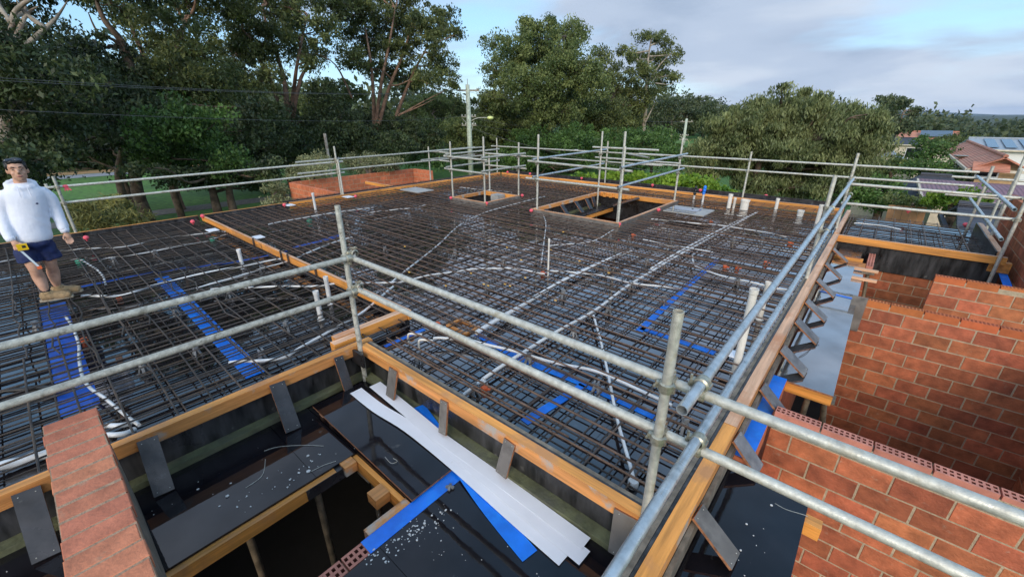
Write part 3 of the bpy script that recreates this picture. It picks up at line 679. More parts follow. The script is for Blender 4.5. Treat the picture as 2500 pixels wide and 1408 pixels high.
# spacers, crumbs and wires lying about
for k, (px, py) in enumerate(((1086, 1148), (1098, 1186))):
    q = W(px, py, ZO+.02); m = MB()
    for a in range(4):
        t_ = a*math.pi/2+.6; m.beam(q, q+Vector((math.cos(t_)*.028, math.sin(t_)*.028, -.012)), .016, .016)
    tag(m.build('bar_spacer', 'chair_plastic'), 'small grey star spacer on the blue strip, %s one' % ('upper' if k == 0 else 'lower'), 'spacer')
m = MB()
def crumbs(cx, cy, n, sp, z, r0=.003, r1=.011, u=(1, 0)):
    for _ in range(n):
        a, b = random.gauss(0, sp), random.gauss(0, sp*.22); r = rnd(r0, r1)*random.random()**.5
        m.ball((cx+u[0]*a-u[1]*b, cy+u[1]*a+u[0]*b, z+r*.3), r*rnd(.7, 1.4), r*rnd(.7, 1.4), r*.5, 5, 3)
crumbs(-1.70, .95, 90, .16, ZO, u=(.2, 1)); crumbs(-1.5, 1.0, 25, .28, ZO, .002, .006); crumbs(-2.75, .75, 26, .22, ZO, .004, .016, u=(.1, 1)); crumbs(-2.8, .45, 16, .25, ZO, .003, .01, (.1, 1))
crumbs(-.05, 1.9, 20, .4, -.083, .003, .010, (0, 1)); crumbs(-1.1, 1.2, 16, .4, ZO, .002, .005, (1, .2)); crumbs(-3.1, .2, 18, .5, ZO, .003, .009, (0, 1))
o = m.build('plaster_crumbs', 'plaster_chip'); tag(o, 'white plaster crumbs scattered over the near decks', 'crumbs', kind='stuff')
m = MB()
for pts, z in (([(645, 1100), (680, 1090), (740, 1086), (790, 1088)], ZO), ([(600, 1190), (640, 1160), (648, 1120)], ZO), ([(760, 1150), (790, 1135), (820, 1125)], ZO), ([(940, 1115), (955, 1130), (970, 1125), (960, 1118)], ZO+.05)):
    m.tube(smooth_path(WP(pts, z+.004), 5), .0018, 4)
tag(m.build('wire_scraps', 'galv'), 'thin tie wire scraps lying on the walkway', 'wire', kind='stuff')
m = MB(); m.tube(smooth_path(WP([(1892, 1228), (1920, 1243), (1960, 1255), (1972, 1260)], -.083), 5), .002, 4); tag(m.build('tie_wire', 'galv'), 'bent tie wire on the navy walkway', 'wire')
m = MB(); m.tube(smooth_path(WP([(1930, 868), (1960, 850), (1985, 838), (1970, 862), (1950, 872), (1975, 855), (2000, 840)], -.064), 5), .0016, 4); tag(m.build('tie_wire', 'rebar_dark'), 'curly tie wire on the pale wet boards', 'wire')
# ------------------------------------------------------------ openings
def opening(b, label, ztop=.2, depth=-.55):
    x0, x1, y0, y1 = b; t = thing('opening_form', ((x0+x1)/2, (y0+y1)/2, depth), label, 'formwork')
    for nm, a in (('near', (x0, x1, y0, y0+.017)), ('far', (x0, x1, y1-.017, y1)), ('left', (x0, x0+.017, y0+.018, y1-.018)), ('right', (x1-.017, x1, y0+.018, y1-.018))):
        MB().box(a[0], a[1], a[2], a[3], depth, ztop-.012).build('ply_face', 'ply_board' if nm in ('left', 'far') else 'ply_grey', t)
    m = MB().box(x0-.001, x1+.001, y0+.018, y0+.065, ztop-.09, ztop); m.m[1] = 1; m.build('timber', ['timber_side_x', 'timber_pale_x'], t)
    m = MB().box(x0+.02, x1-.02, y1-.08, y1-.02, ztop-.12, ztop); m.m[1] = 1; m.build('timber', ['timber_x', 'timber_pale_x'], t)
    m = MB().box(x1-.07, x1-.019, y0+.067, y1-.082, ztop-.09, ztop); m.m[1] = 1; m.build('timber', ['timber_side_y', 'timber_pale_y'], t)
    m = MB().box(x0+.019, x0+.07, y0+.067, y1-.082, ztop-.09, ztop); m.m[1] = 1; m.build('timber', ['timber_side_y', 'timber_pale_y'], t)
    return t
o1 = opening(OP[0], 'large timber framed stair opening in the slab, under the guard cage')
o2 = opening(OP[1], 'small timber framed square opening in the slab', depth=-.4)
x0, x1, y0, y1 = OP[0]
for y, s_ in ((8.35, 1), (9.05, 1), (9.7, 1), (10.25, .8), (10.6, .6)):
    m = MB(); m.beam((x0+.075, y, .12), (x0+.36*s_, y-.05, -.14), .14, .017, up=(1, 0, 1.2), mi=1, top=0); m.build('brace', ['ply_board', 'ply_edge'], o1)
MB().box(x0+.02, x0+.5, y0+.3, y1-.1, -.2, -.183).build('ledge_ply', 'ply_board', o1)
m = MB().box(x0+.45, x0+.52, y0+.1, y1-.1, -.30, -.21); m.build('ledge_joist', 'timber_y', o1)
MB().box(x0+.02, x0+.11, y0+.3, y1-.1, -.18, -.135).build('bottom_plate', 'timber_green', o1)
m = MB(); m.beam((x0+.7, y1-.5, -.06), (x1-1.05, y1-.12, .17), .3, .02, mi=0); m.build('blue_sheet', 'ply_board', o1)
for k in range(5): MB().box(x0+.16+k*.2, x0+.25+k*.2, y1-.12, y1-.082, .07, .19).build('joist_end', 'timber_y', o1)
MB().box(x0+1.25, x1-.1, y1-.35, y1-.1, -.6, -.5).build('lower_timber', 'timber_x', o1)
MB().box(x0+.55, x0+.62, y1-1.4, y1-1.3, GZ, -.32).build('timber_post', 'timber_y', o1)
MB().box(-8.35, -8.05, 8.72, 9.0, -.1, .19).build('grey_block', 'concrete', o2)

# ------------------------------------------------------------ scaffold tubes
RT = .0242
def rail(t, p, q, m_='galv', name='rail', r=RT, n=14):
    p, q = Vector(p), Vector(q); k = max(2, int((q-p).length/.8)); P = [p.lerp(q, i/k) for i in range(k+1)]
    for i in range(1, k): P[i] = P[i]+Vector((rnd(-1, 1), rnd(-1, 1), rnd(-1, 1)))*.0016
    return MB().tube(P, r, n, hollow=True).build(name, m_, t, smooth=True, auto=40)
def coupler(t, p, ax1, ax2, off):
    """swivel clamp: a band round the tube along ax1 at p and one round the tube along ax2 at p+off"""
    p = Vector(p); off = Vector(off); m = MB()
    for c, ax in ((p, Vector(ax1).normalized()), (p+off, Vector(ax2).normalized())):
        m.tube([c-ax*.027, c-ax*.021, c+ax*.021, c+ax*.027], [RT+.002, RT+.011, RT+.011, RT+.002], 12, cap=False)
        side = ax.cross(off.normalized()).normalized()
        f = c+side*(RT+.012); m.beam(f-ax*.016, f+ax*.016, .026, .02, up=off)
        bb = f+side*.012; m.tube([bb-off.normalized()*.028, bb+off.normalized()*.036], .0065, 6)
        m.tube([bb+off.normalized()*.012, bb+off.normalized()*.024], .0125, 6)
        f = c-side*(RT+.008); m.beam(f-ax*.02, f+ax*.02, .018, .014, up=off)
    m.beam(p+off*.35, p+off*.65, .03, .03)
    return m.build('coupler', 'coupler_steel', t, smooth=True, auto=35)
def standard(t, x, y, z0, z1, m_='galv', lean=(0, 0)):
    return rail(t, (x, y, z0), (x+lean[0], y+lean[1], z1), m_, 'standard')
X_, Y_, Z_ = Vector((1, 0, 0)), Vector((0, 1, 0)), Vector((0, 0, 1))
# front rail
yA = 1.745; zA1, zA2 = 1.085, .780
g1 = thing('guardrail', (-.52, 1.69, ZO), 'nearest galvanised guardrail crossing the front to the lower right', 'scaffold')
P2 = (-.52, yA-.053)
standard(g1, P2[0], P2[1], ZO, 1.475)
rail(g1, (-3.38, yA, zA1+.005), (1.6, yA, zA1)); rail(g1, (-3.38, yA, zA2+.012), (1.6, yA, zA2))
coupler(g1, (P2[0], P2[1], zA1), Z_, X_, (0, .053, 0)); coupler(g1, (P2[0], P2[1], zA2), Z_, X_, (0, .053, 0))
# left front rail
g2 = thing('guardrail', (-3.43, 1.72, ZO), 'dull guardrail crossing in front of the man, ending at the single corner post', 'scaffold')
P1 = (-3.42, 1.70)
standard(g2, P1[0], P1[1], ZO, 1.56, 'galv_dull')
rail(g2, (P1[0]+.053, 1.76, 1.105), (P1[0]+.053, -3.4, 1.125), 'galv_dull'); rail(g2, (P1[0]+.053, 1.76, .785), (P1[0]+.053, -3.4, .775), 'galv_dull')
for z in (1.105, .785):
    coupler(g2, (P1[0], P1[1], z), Z_, Y_, (.053, 0, 0)); coupler(g2, (P1[0]+.012, P1[1]+.03, z+.03), Z_, X_, (.03, .03, 0))
m = MB(); m.beam((-3.50, 1.645, .105), (-3.29, 1.645, .105), .02, .14); m.build('ply_packer', 'ply_board', g2)
# right rail pair
g3 = thing('guardrail', (-.38, 6.3, 0), 'pair of bluish galvanised rails running back along the right slab edge', 'scaffold')
xr1, xr2 = -.385, -.352
rail(g3, (xr1, 1.50, zA1+.054), (xr1-.01, 9.9, 1.17), 'galv_blue'); rail(g3, (xr2, -.4, zA2+.054), (xr2-.02, 9.9, .87), 'galv_blue')
coupler(g3, (xr1, yA, zA1+.054), Y_, X_, (0, 0, -.053)); coupler(g3, (xr2, yA, zA2+.054), Y_, X_, (0, 0, -.053))
q3 = W(1970, 705, .05); standard(g3, -.445, q3.y, .05, 1.56)
q4 = W(2045, 570, .1); standard(g3, -.44, q4.y, .1, 1.60)
for y in (q3.y, q4.y):
    coupler(g3, (-.445, y, 1.155), Z_, Y_, (.055, 0, 0)); coupler(g3, (-.445, y, .86), Z_, Y_, (.07, 0, 0))
# rail behind the man
xl = XL-.22
g4 = thing('guardrail', (xl, 3, 0), 'long pale guardrail along the outer side behind the man', 'scaffold')
rail(g4, (xl, .1, 1.05), (xl, 6.2, 1.08), 'galv'); rail(g4, (xl, .1, .75), (xl, 6.2, .78), 'galv')
rail(g4, (xl-.03, 4.9, 1.15), (xl-.03, 12.0, 1.17), 'galv_dull'); rail(g4, (xl-.03, 4.9, .86), (xl-.03, 12.0, .87), 'galv_dull')
standard(g4, xl+.055, 5.98, -.1, 1.50); standard(g4, xl+.115, 6.0, -.1, 1.15)
standard(g4, xl+.05, .45, -.1, 1.25, 'galv_dull'); standard(g4, xl-.03, .32, -.1, 1.12, 'galv_dull')
for y, z in ((5.98, 1.08), (5.98, .78), (.45, 1.05), (.45, .75), (5.98, 1.15), (5.98, .86)): coupler(g4, (xl+.055, y, z), Z_, Y_, (-.055, 0, 0))
m = MB(); c = Vector((xl, .56, 1.05))
for a in (-.5, .3, 1.2): m.tube([c, c+Vector((.03, a*.05, -.08))], .012, 6)
m.ball(c, .035, .06, .03, 7, 5); tag(m.build('pink_ribbon', 'pink'), 'pink survey ribbon tied round the rail beside the man', 'ribbon')
# far rail
yf = YF+.45
g5 = thing('guardrail', (-5, yf, 0), 'long far guardrail across the back of the slab', 'scaffold')
rail(g5, (XL-.9, yf, 1.13), (-5.2, yf, 1.13)); rail(g5, (XL-.9, yf, .83), (-5.2, yf, .83))
rail(g5, (-6.0, yf+.05, 1.14), (1.5, yf+.05, 1.14)); rail(g5, (-6.0, yf+.05, .86), (1.5, yf+.05, .86))
for px, py, tp in ((1214, 425, 337), (1477, 440, 345), (1815, 470, 370)):
    q = WY(px, py, yf-.055); standard(g5, q.x, yf-.055, 0, ZAT(q, px+8, tp)); coupler(g5, (q.x, yf-.055, 1.13), Z_, X_, (0, .055, 0)); coupler(g5, (q.x, yf-.055, .84), Z_, X_, (0, .055, 0))
for px in (1405, 1790, 1840): q = WY(px, 374+(px-1405)*.04, yf-.0); MB().tube([(q.x-.07, yf+.05, 1.137), (q.x+.07, yf+.05, 1.137)], .031, 10).build('sleeve', 'galv', g5)
# stair cage
g6 = thing('guard_cage', (-5, 9.5, 0), 'tube guard cage standing round the stair opening', 'scaffold')
cz = [(x0+.1, y0+.12, 1.87), (x1-.1, y0+.12, 1.97), (x1-.1, y1-.05, 1.74), (x0+.1, y1-.3, 1.86)]
for (x, y, z) in cz: standard(g6, x, y, -.55, z)
standard(g6, x1-.05, y0+.06, -.5, 1.70)
za, zb2 = ZAT((x1, y0), 1520, 415), ZAT((x1, y0), 1517, 462)
za, zb2 = max(za, .9), max(zb2, .5)
rail(g6, (x0-.15, y0+.065, za+.02), (x1+.15, y0+.065, za-.02)); rail(g6, (x0-.2, y0+.065, zb2), (x1+.12, y0+.065, zb2-.01))
rail(g6, (x1-.045, y0-.05, za+.05), (x1-.045, y1+.25, za+.08), 'galv_blue'); rail(g6, (x1-.045, y0-.1, zb2+.05), (x1-.045, y1+.15, zb2+.10), 'galv_blue')
rail(g6, (x0+.045, y0-.02, za+.07), (x0+.045, y1+.1, za+.10), 'galv_blue'); rail(g6, (x0+.045, y0+.0, zb2+.05), (x0+.045, y1+.0, zb2+.09), 'galv_blue')
rail(g6, (x0-.2, y1-.25, za+.17), (x1-.6, y1-.25, za+.17)); rail(g6, (x0-.1, y1-.25, za-.1), (x1+.0, y1-.25, za-.12))
for (x, y, _) in cz:
    for z in (za, zb2): coupler(g6, (x, y, z), Z_, X_, (0, -.055, 0))
rail(g6, (x0+.4, y1+.8, za-.06), (x0+1.5, y1-.3, za-.02), 'green_plastic' if False else 'galv')
# small cage
a0, a1, b0, b1 = OP[1]
g7 = thing('guard_cage', (-8.2, 8.4, 0), 'small tube guard cage round the square opening', 'scaffold')
cs = [(a1-.06, b0+.05, 1.79), (a0+.06, b0+.05, 1.64), (a1-.06, b1-.02, 1.6), (a0+.06, b1+.1, 1.2)]
for (x, y, z) in cs: standard(g7, x, y, -.4, z)
s1, s2 = 1.06, .66
s1 = ZAT((a1, b0), 1181, 391); s2 = ZAT((a1, b0), 1184, 424)
rail(g7, (a0-.15, b0-.005, s1+.02), (a1+.12, b0-.005, s1)); rail(g7, (a0-.15, b0-.005, s2+.02), (a1+.12, b0-.005, s2))
rail(g7, (a1-.005, b0-.1, s1+.06), (a1-.005, b1+.2, s1+.06), 'galv_dull'); rail(g7, (a1-.005, b0-.1, s2+.06), (a1-.005, b1+.2, s2+.06), 'galv_dull')
rail(g7, (a0+.0, b0-.1, s1+.07), (a0, b1+.6, s1+.09), 'galv_dull'); rail(g7, (a0+.0, b0-.1, s2+.07), (a0, b1+.6, s2+.09), 'galv_dull')
rail(g7, (a0-.1, b1+.05, s1+.0), (a1+.15, b1+.05, s1)); rail(g7, (a0-.1, b1+.05, s2), (a1+.15, b1+.05, s2))
for (x, y, z) in cs[:3]:
    for q in (s1, s2): coupler(g7, (x, y, q), Z_, X_, (0, -.055, 0))
# corner scaffold left-back (beside brick box) and slab wing
g8 = thing('guardrail', (-12.4, 11.4, 0), 'short guardrail return at the end of the low brick box', 'scaffold')
q = WX(1050, 420, XL-.75); standard(g8, q.x, q.y, -.3, 1.28)
rail(g8, (q.x+.05, q.y-.4, 1.13), (q.x+.05, q.y+2.2, 1.15), 'galv_dull'); rail(g8, (q.x+.05, q.y-.4, .86), (q.x+.05, q.y+2.2, .88), 'galv_dull')
rail(g8, (q.x-.1, q.y+.06, 1.12), (q.x+1.0, q.y+.06, 1.12)); rail(g8, (q.x-.1, q.y+.06, .84), (q.x+1.0, q.y+.06, .84))
g9 = thing('guardrail', (1.6, 9.6, 0), 'guardrail in front of the slab wing reaching the far right corner', 'scaffold')
yw = Y2-.06
def wz(px, py): return WY(px, py, yw).z
xs0, xs1 = WY(2070, 500, yw).x, WY(2490, 480, yw).x
for (pa, pb_, m_) in (((2085, 450), (2480, 483), 'galv'), ((2070, 497), (2468, 535), 'galv')):
    A, B = WY(*pa, yw), WY(*pb_, yw); rail(g9, A-(B-A).normalized()*.1, B+(B-A).normalized()*.1, m_)
A = WY(2420, 690, yw-.05); standard(g9, A.x-.03, yw-.055, A.z, WY(2497, 345, yw-.05).z, lean=(.0, 0))
for px, pb_, pt, Y in ((2375, 525, 405, 12.2), (2412, 595, 412, 11.2), (2425, 520, 480, 13.0), (2482, 430, 325, 13.6)):
    B = WY(px, pb_, Y); T = ZAT(B, px+(pb_-pt)*.28, pt); standard(g9, B.x, B.y, min(0, B.z), T)
B = WY(2375, 440, 12.2); C = WY(2500, 480, 8.6)
rail(g9, (B.x+.06, 12.4, 1.12), (B.x+.06, 8.4, 1.10), 'galv_blue'); rail(g9, (B.x+.06, 12.4, .72), (B.x+.06, 8.4, .70), 'galv_blue')
rail(g9, (B.x-.3, 12.26, 1.1), (B.x+.9, 12.26, 1.1)); rail(g9, (B.x-.3, 12.26, .75), (B.x+.9, 12.26, .75))
for z in (wz(2480, 483), wz(2468, 535)): coupler(g9, (A.x-.03, yw-.055, z), Z_, X_, (0, .055, 0))
strip('blue_strip', [(1.78, 10.0, .0), (1.86, 9.2, -.2), (1.9, 8.7, -.36)], .1, 0, 'blue_dpc', 'blue strip hanging between the slab wing and brown side wall')
o = MB().box(1.62, 1.86, Y2-.02, Y2+.1, -.06, .1).build('timber_block', 'timber_y'); tag(o, 'timber end block at the corner of the slab wing form', 'block')

# ------------------------------------------------------------ reinforcement
def bars(t, axis, a0, a1, c0, c1, step, z, r, material='rebar', jit=.02, ang=.004, split=None, cuts=(), n=6, sag=.006, lap=False):
    c = c0
    while c <= c1:
        cc = c+random.gauss(0, jit); b0, b1 = a0+rnd(-.03, .06), a1+rnd(-.06, .03)
        segs = [(b0, b1)]
        for (h0, h1, k0, k1) in cuts:           # holes: (along0, along1, across0, across1)
            if k0-.03 < cc < k1+.03:
                segs = [s for (p, q) in segs for s in ((p, min(q, h0-.06)), (max(p, h1+.06), q)) if s[1]-s[0] > .15] if True else segs
        if lap and random.random() < .5:
            segs2 = []
            for (p, q) in segs:
                if q-p > 5:
                    k = rnd(p+2, q-2); segs2 += [(p, k+.5), (k, q)]
                else: segs2.append((p, q))
            segs = segs2
        sl = random.gauss(0, ang)
        for si, (p, q) in enumerate(segs):
            kk = max(2, int((q-p)/.9)); P = []; off = .013*(si % 2)
            for i in range(kk+1):
                u = p+(q-p)*i/kk; v = cc+off+sl*(u-(a0+a1)/2); zz_ = z+sag*math.sin(u*2.1+c*5)*.6+rnd(-.0015, .0015)
                P.append((u, v, zz_) if axis == 'x' else (v, u, zz_))
            MB().tube(P, r, n).build('bar', material, t, smooth=True, auto=50)
        c += step*rnd(.85, 1.15)
mb_ = thing('reinforcing_mat', (-6, 7, .03), 'bottom reinforcing mat lying near the deck of the main slab', 'rebar', 'reinforcing mats')
mt_ = thing('reinforcing_mat', (-6, 7, .14), 'rusty top reinforcing mat of the main slab', 'rebar', 'reinforcing mats')
cx = [(b[0], b[1], b[2], b[3]) for b in OP]; cy = [(b[2], b[3], b[0], b[1]) for b in OP]
bars(mb_, 'x', XL+.06, XR-.06, YD+.1, YF-.06, .19, .030, .0062, 'rebar_dark', cuts=cx)
bars(mb_, 'x', XN+.1, XR-.06, YN+.1, YD+.05, .165, .030, .0072, 'rebar_dark')
bars(mb_, 'y', YD+.08, YF-.05, XL+.1, XN, .19, .043, .0062, 'rebar_dark', cuts=cy)
bars(mb_, 'y', YN+.05, YF-.05, XN+.06, XR-.05, .17, .043, .0062, 'rebar_dark', cuts=cy)
bars(mt_, 'y', YD+.08, YF-.05, XL+.12, XN, .28, .140, .0078, 'rebar_dark', cuts=cy, lap=True)
bars(mt_, 'y', YN+.05, YF-.05, XN+.08, XR-.05, .26, .140, .0078, 'rebar_dark', cuts=cy, lap=True)
bars(mt_, 'x', XL+.06, XR-.06, YD+.12, YF-.06, .168, .155, .0086, 'rebar', cuts=cx, lap=True, jit=.03)
bars(mt_, 'x', XN+.12, XR-.06, YN+.12, YD+.05, .17, .155, .0084, 'rebar', jit=.03)
bars(mt_, 'x', XN+.12, -1.2, YN+.22, YN+.3, .20, .162, .008, 'rebar')
ml_ = thing('reinforcing_mat', (-7.5, 0, .03), 'dense bottom reinforcing mat in the slab part under the man', 'rebar', 'reinforcing mats')
mu_ = thing('reinforcing_mat', (-7.5, 0, .12), 'top reinforcing mat the man stands on', 'rebar', 'reinforcing mats')
bars(ml_, 'y', -3.9, YD-.08, XL+.06, XN-.06, .145, .030, .0065, 'rebar_black')
bars(ml_, 'x', XL+.06, XN-.06, -3.9, YD-.1, .32, .043, .006, 'rebar_black')
bars(mu_, 'y', -3.9, YD-.08, XL+.06, XN-.06, .15, .118, .0074, 'rebar_black')
# long bent-looking bars over the top, many stopping short
c = -3.8
while c < YD-.1:
    segs = [(XL+.08, rnd(-8.2, -6.4)), (rnd(-9.2, -8.3), rnd(-6, -5)), (rnd(-6.6, -5.6), XN-.06)] if random.random() < .65 else [(XL+.08, XN-.06)]
    for k, (p, q) in enumerate(segs):
        P = []; kk = 12; bow = rnd(-.12, .12)
        for i in range(kk+1):
            u = p+(q-p)*i/kk; P.append((u, c+.018*k+rnd(-.04, .04)*(k % 2)+bow*(i/kk)*(1-i/kk), .134+.006*(k % 2)))
        MB().tube(P, .008, 6).build('bar', 'rebar_black' if k else 'rebar_dark', mu_, smooth=True, auto=50)
    c += rnd(.20, .32)
mw_ = thing('reinforcing_mat', (.6, 11, .03), 'reinforcing mat of the slab wing by the brick rooms', 'rebar', 'reinforcing mats')
bars(mw_, 'x', XR+.06, X2-.03, Y2+.1, YF-.1, .16, .05, .006, 'rebar_dark'); bars(mw_, 'y', Y2+.05, YF-.1, XR+.15, X2-.1, .24, .062, .007, 'rebar')
bars(mw_, 'x', XR+.06, X2-.03, Y2+.1, YF-.1, .16, .12, .006, 'rebar_dark'); bars(mw_, 'y', Y2+.05, YF-.1, XR+.15, X2-.1, .24, .132, .007, 'rebar')
mo_ = thing('reinforcing_mat', (XL-.35, 8, .15), 'narrow dark mesh on the raised strip by the brick box', 'rebar', 'reinforcing mats')
bars(mo_, 'y', 4.5, YF, XL-.38, XL-.08, .14, .20, .005, 'rebar_dark'); bars(mo_, 'x', XL-.40, XL-.06, 4.6, YF, .25, .21, .005, 'rebar_dark')
# upright stirrup loops standing in the mats
for k in range(26):
    if k < 14: px, py = random.choice([(1035, 625), (1075, 640), (960, 600), (1000, 575), (1090, 590), (1120, 560), (880, 600), (930, 660)]); px += rnd(-25, 25); py += rnd(-14, 14)
    else: px, py = random.choice([(545, 740), (480, 650), (700, 690), (640, 620), (780, 720), (610, 600)]); px += rnd(-30, 30); py += rnd(-16, 16)
    q = W(px, py, .05); m = MB(); w = .05; h = rnd(.16, .22)
    m.tube(smooth_path([(q.x, q.y-w, .04), (q.x, q.y-w, h-.03), (q.x, q.y-w*.5, h), (q.x, q.y+w*.5, h), (q.x, q.y+w, h-.03), (q.x, q.y+w, .04)], 3), .003, 5)
    m.build('stirrup', 'rebar_dark', mt_ if q.y > YD else mu_)
# ------------------------------------------------------------ bar chairs (grey plastic, indistinguishable)
def chair_mesh():
    m = MB()
    for a in range(4):
        t_ = a*math.pi/2+math.pi/4; c_, s_ = math.cos(t_), math.sin(t_)
        m.beam((c_*.045, s_*.045, 0), (c_*.018, s_*.018, .085), .022, .012, up=(c_, s_, .3))
        m.box(c_*.045-.012, c_*.045+.012, s_*.045-.012, s_*.045+.012, 0, .006)
    m.lathe((0, 0, .07), [(.024, 0), (.026, .02), (.022, .035)], 8)
    m.box(-.024, -.008, -.02, .02, .1, .128); m.box(.008, .024, -.02, .02, .1, .128)
    me = bpy.data.meshes.new('bar_chair'); me.from_pydata(m.v, [], m.f); me.materials.append(MATS['chair_plastic']); me.update(); return me
CH = chair_mesh()
chair_px = [(1020, 880), (1160, 955), (1335, 1055), (1290, 880), (1455, 950), (1215, 790), (1400, 815), (1485, 760), (1625, 800), (1670, 1040), (1735, 900), (1555, 865), (1440, 765), (1375, 720), (1270, 760),
            (1540, 700), (1620, 735), (1720, 715), (1800, 690), (1580, 640), (1655, 660), (1490, 580), (1535, 590), (1440, 575), (1640, 590), (1730, 610), (1310, 690), (1230, 640), (1190, 700), (1385, 600),
            (1340, 560), (1400, 540), (1260, 540), (1180, 570), (1110, 620), (1060, 560), (1000, 530), (940, 610), (900, 560), (1480, 660), (1740, 560), (1850, 640), (1860, 590), (1790, 590), (1560, 1060),
            (700, 800), (640, 870), (520, 800), (430, 760), (560, 720), (330, 790), (280, 640), (90, 800), (60, 900), (350, 900), (480, 860), (720, 720), (760, 660), (640, 660), (470, 620), (380, 620)]
for k, (px, py) in enumerate(chair_px):
    q = W(px, py, .05); 
    if k % 3 == 2 or any(b[0]-.1 < q.x < b[1]+.1 and b[2]-.1 < q.y < b[3]+.1 for b in OP): continue
    o = bpy.data.objects.new('bar_chair', CH); COL.objects.link(o); o.location = (q.x, q.y, .0015); o.rotation_euler = (0, 0, rnd(0, 3))
    tag(o, 'grey plastic bar chair holding up the top reinforcement', 'bar chair', 'plastic bar chairs between the two mats')

# ------------------------------------------------------------ conduits
def conduit(pxs, label, r=.0125, z=.085, material='pvc', name='conduit', n=8):
    P = smooth_path(WP(pxs, z), 6) if len(pxs) > 2 else [Vector(p) for p in WP(pxs, z)]
    for i, p in enumerate(P): p.z = z+.006*math.sin(i*.9)
    tag(MB().tube(P, r*(1.06 if r < .03 else 1), n).build(name, material, smooth=True, auto=50), label, 'conduit', 'white conduits cast into the slab')
conduit([(1163, 812), (1290, 735), (1420, 662), (1540, 612)], 'broad white conduit starting beside the orange box', .026, .075)
conduit([(1180, 925), (1310, 838), (1450, 758), (1560, 680), (1690, 605), (1845, 520)], 'longest white conduit running diagonally to the far pipes', .017, .095)
conduit([(1590, 655), (1720, 580), (1850, 517)], 'white conduit alongside the longest one at its far end', .015, .10)
conduit([(1448, 768), (1458, 800), (1478, 880), (1502, 1000), (1546, 1165)], 'white flexible conduit dropping to a round box at the near form')
conduit([(1058, 826), (1110, 826), (1190, 840), (1330, 878), (1480, 915), (1640, 990)], 'white conduit sagging across the near corner', .014)
conduit([(955, 690), (1070, 597), (1140, 538), (1230, 505), (1330, 480)], 'thin dashed looking conduit climbing to the small opening')
conduit([(515, 706), (640, 700), (760, 698), (860, 690), (960, 690), (1050, 672), (1150, 658), (1240, 655), (1330, 668)], 'long wavy white conduit crossing under the divider', .013)
conduit([(200, 722), (300, 720), (400, 690), (560, 655), (690, 632)], 'white conduit from the man\'s boot towards the divider', .016)
conduit([(480, 705), (600, 668), (700, 638), (820, 590), (860, 580)], 'white conduit meeting the divider beside the riser', .015)
conduit([(0, 640), (150, 612), (300, 602), (420, 578), (560, 565)], 'thin white conduit behind the man\'s legs', .010)
conduit([(245, 635), (380, 612), (500, 588), (555, 572)], 'thin white conduit between the two green boxes', .010)
conduit([(196, 634), (225, 650), (250, 672), (258, 695)], 'short curled conduit leaving the green box', .013)
conduit([(160, 772), (178, 800), (192, 840), (195, 890), (210, 935), (260, 975), (340, 1038)], 'white conduit along the blue strip by the boots', .013)
conduit([(560, 885), (690, 872), (760, 832), (870, 772), (960, 700)], 'white conduit running under the front corner post', .015)
conduit([(655, 548), (760, 528), (915, 506)], 'thin conduit beside the outer form, left one', .011)
conduit([(900, 520), (960, 512), (1010, 508), (1040, 500)], 'thin conduit beside the outer form, right one', .010)
conduit([(1315, 505), (1332, 540), (1328, 590), (1322, 640)], 'short white flexible conduit by the stair opening corner')
conduit([(1590, 535), (1700, 545), (1800, 556), (1920, 578)], 'white conduit passing in front of the far pipes', .013)
conduit([(1690, 625), (1700, 650), (1760, 672), (1880, 700), (1960, 712)], 'hooked white conduit near the right rails', .014)
conduit([(1340, 662), (1440, 668), (1540, 690), (1660, 705)], 'white conduit leaving the thin riser', .013)
conduit([(1180, 925), (1130, 965)], 'conduit stub with white elbow above the near form', .013)
conduit([(1570, 585), (1640, 600), (1740, 615)], 'white conduit stub in the bright wet area', .012)
conduit([(1500, 560), (1440, 590), (1330, 600)], 'short thin conduit beside the stair opening', .009)
conduit([(1120, 430+28), (1180, 463), (1250, 470)], 'far white conduit behind the small opening', .014)
conduit([(2085, 545), (2130, 548), (2200, 560)], 'white conduit lying on the slab wing mesh', .012, .15)
conduit([(0, 1140), (60, 1122), (118, 1105)], 'thick white pipe at the left edge by the brick parapet', .036, .05)
conduit([(0, 958), (60, 948), (130, 945), (180, 938)], 'dark capped conduit at the left edge under the rails', .02, .06, 'black_plastic')
# bent pair near the corner post
for k, (px, py) in enumerate(((998, 830), (1024, 845))):
    b = W(px, py+5, .03); m = MB(); d = W(1060 if k == 0 else 1075, 812 if k == 0 else 826, .11)-W(px, py-25, .11); d.z = 0; d.normalize()
    m.tube(smooth_path([(b.x, b.y, .02), (b.x, b.y, .10), tuple(b+d*.03+Vector((0, 0, .105))), tuple(b+d*.16+Vector((0, 0, .11)))], 5), .0125, 8)
    tag(m.build('bent_conduit', 'pvc_warm', smooth=True, auto=50), 'upright bent white conduit near the corner post, %s of two' % ('left' if k == 0 else 'right'), 'conduit')
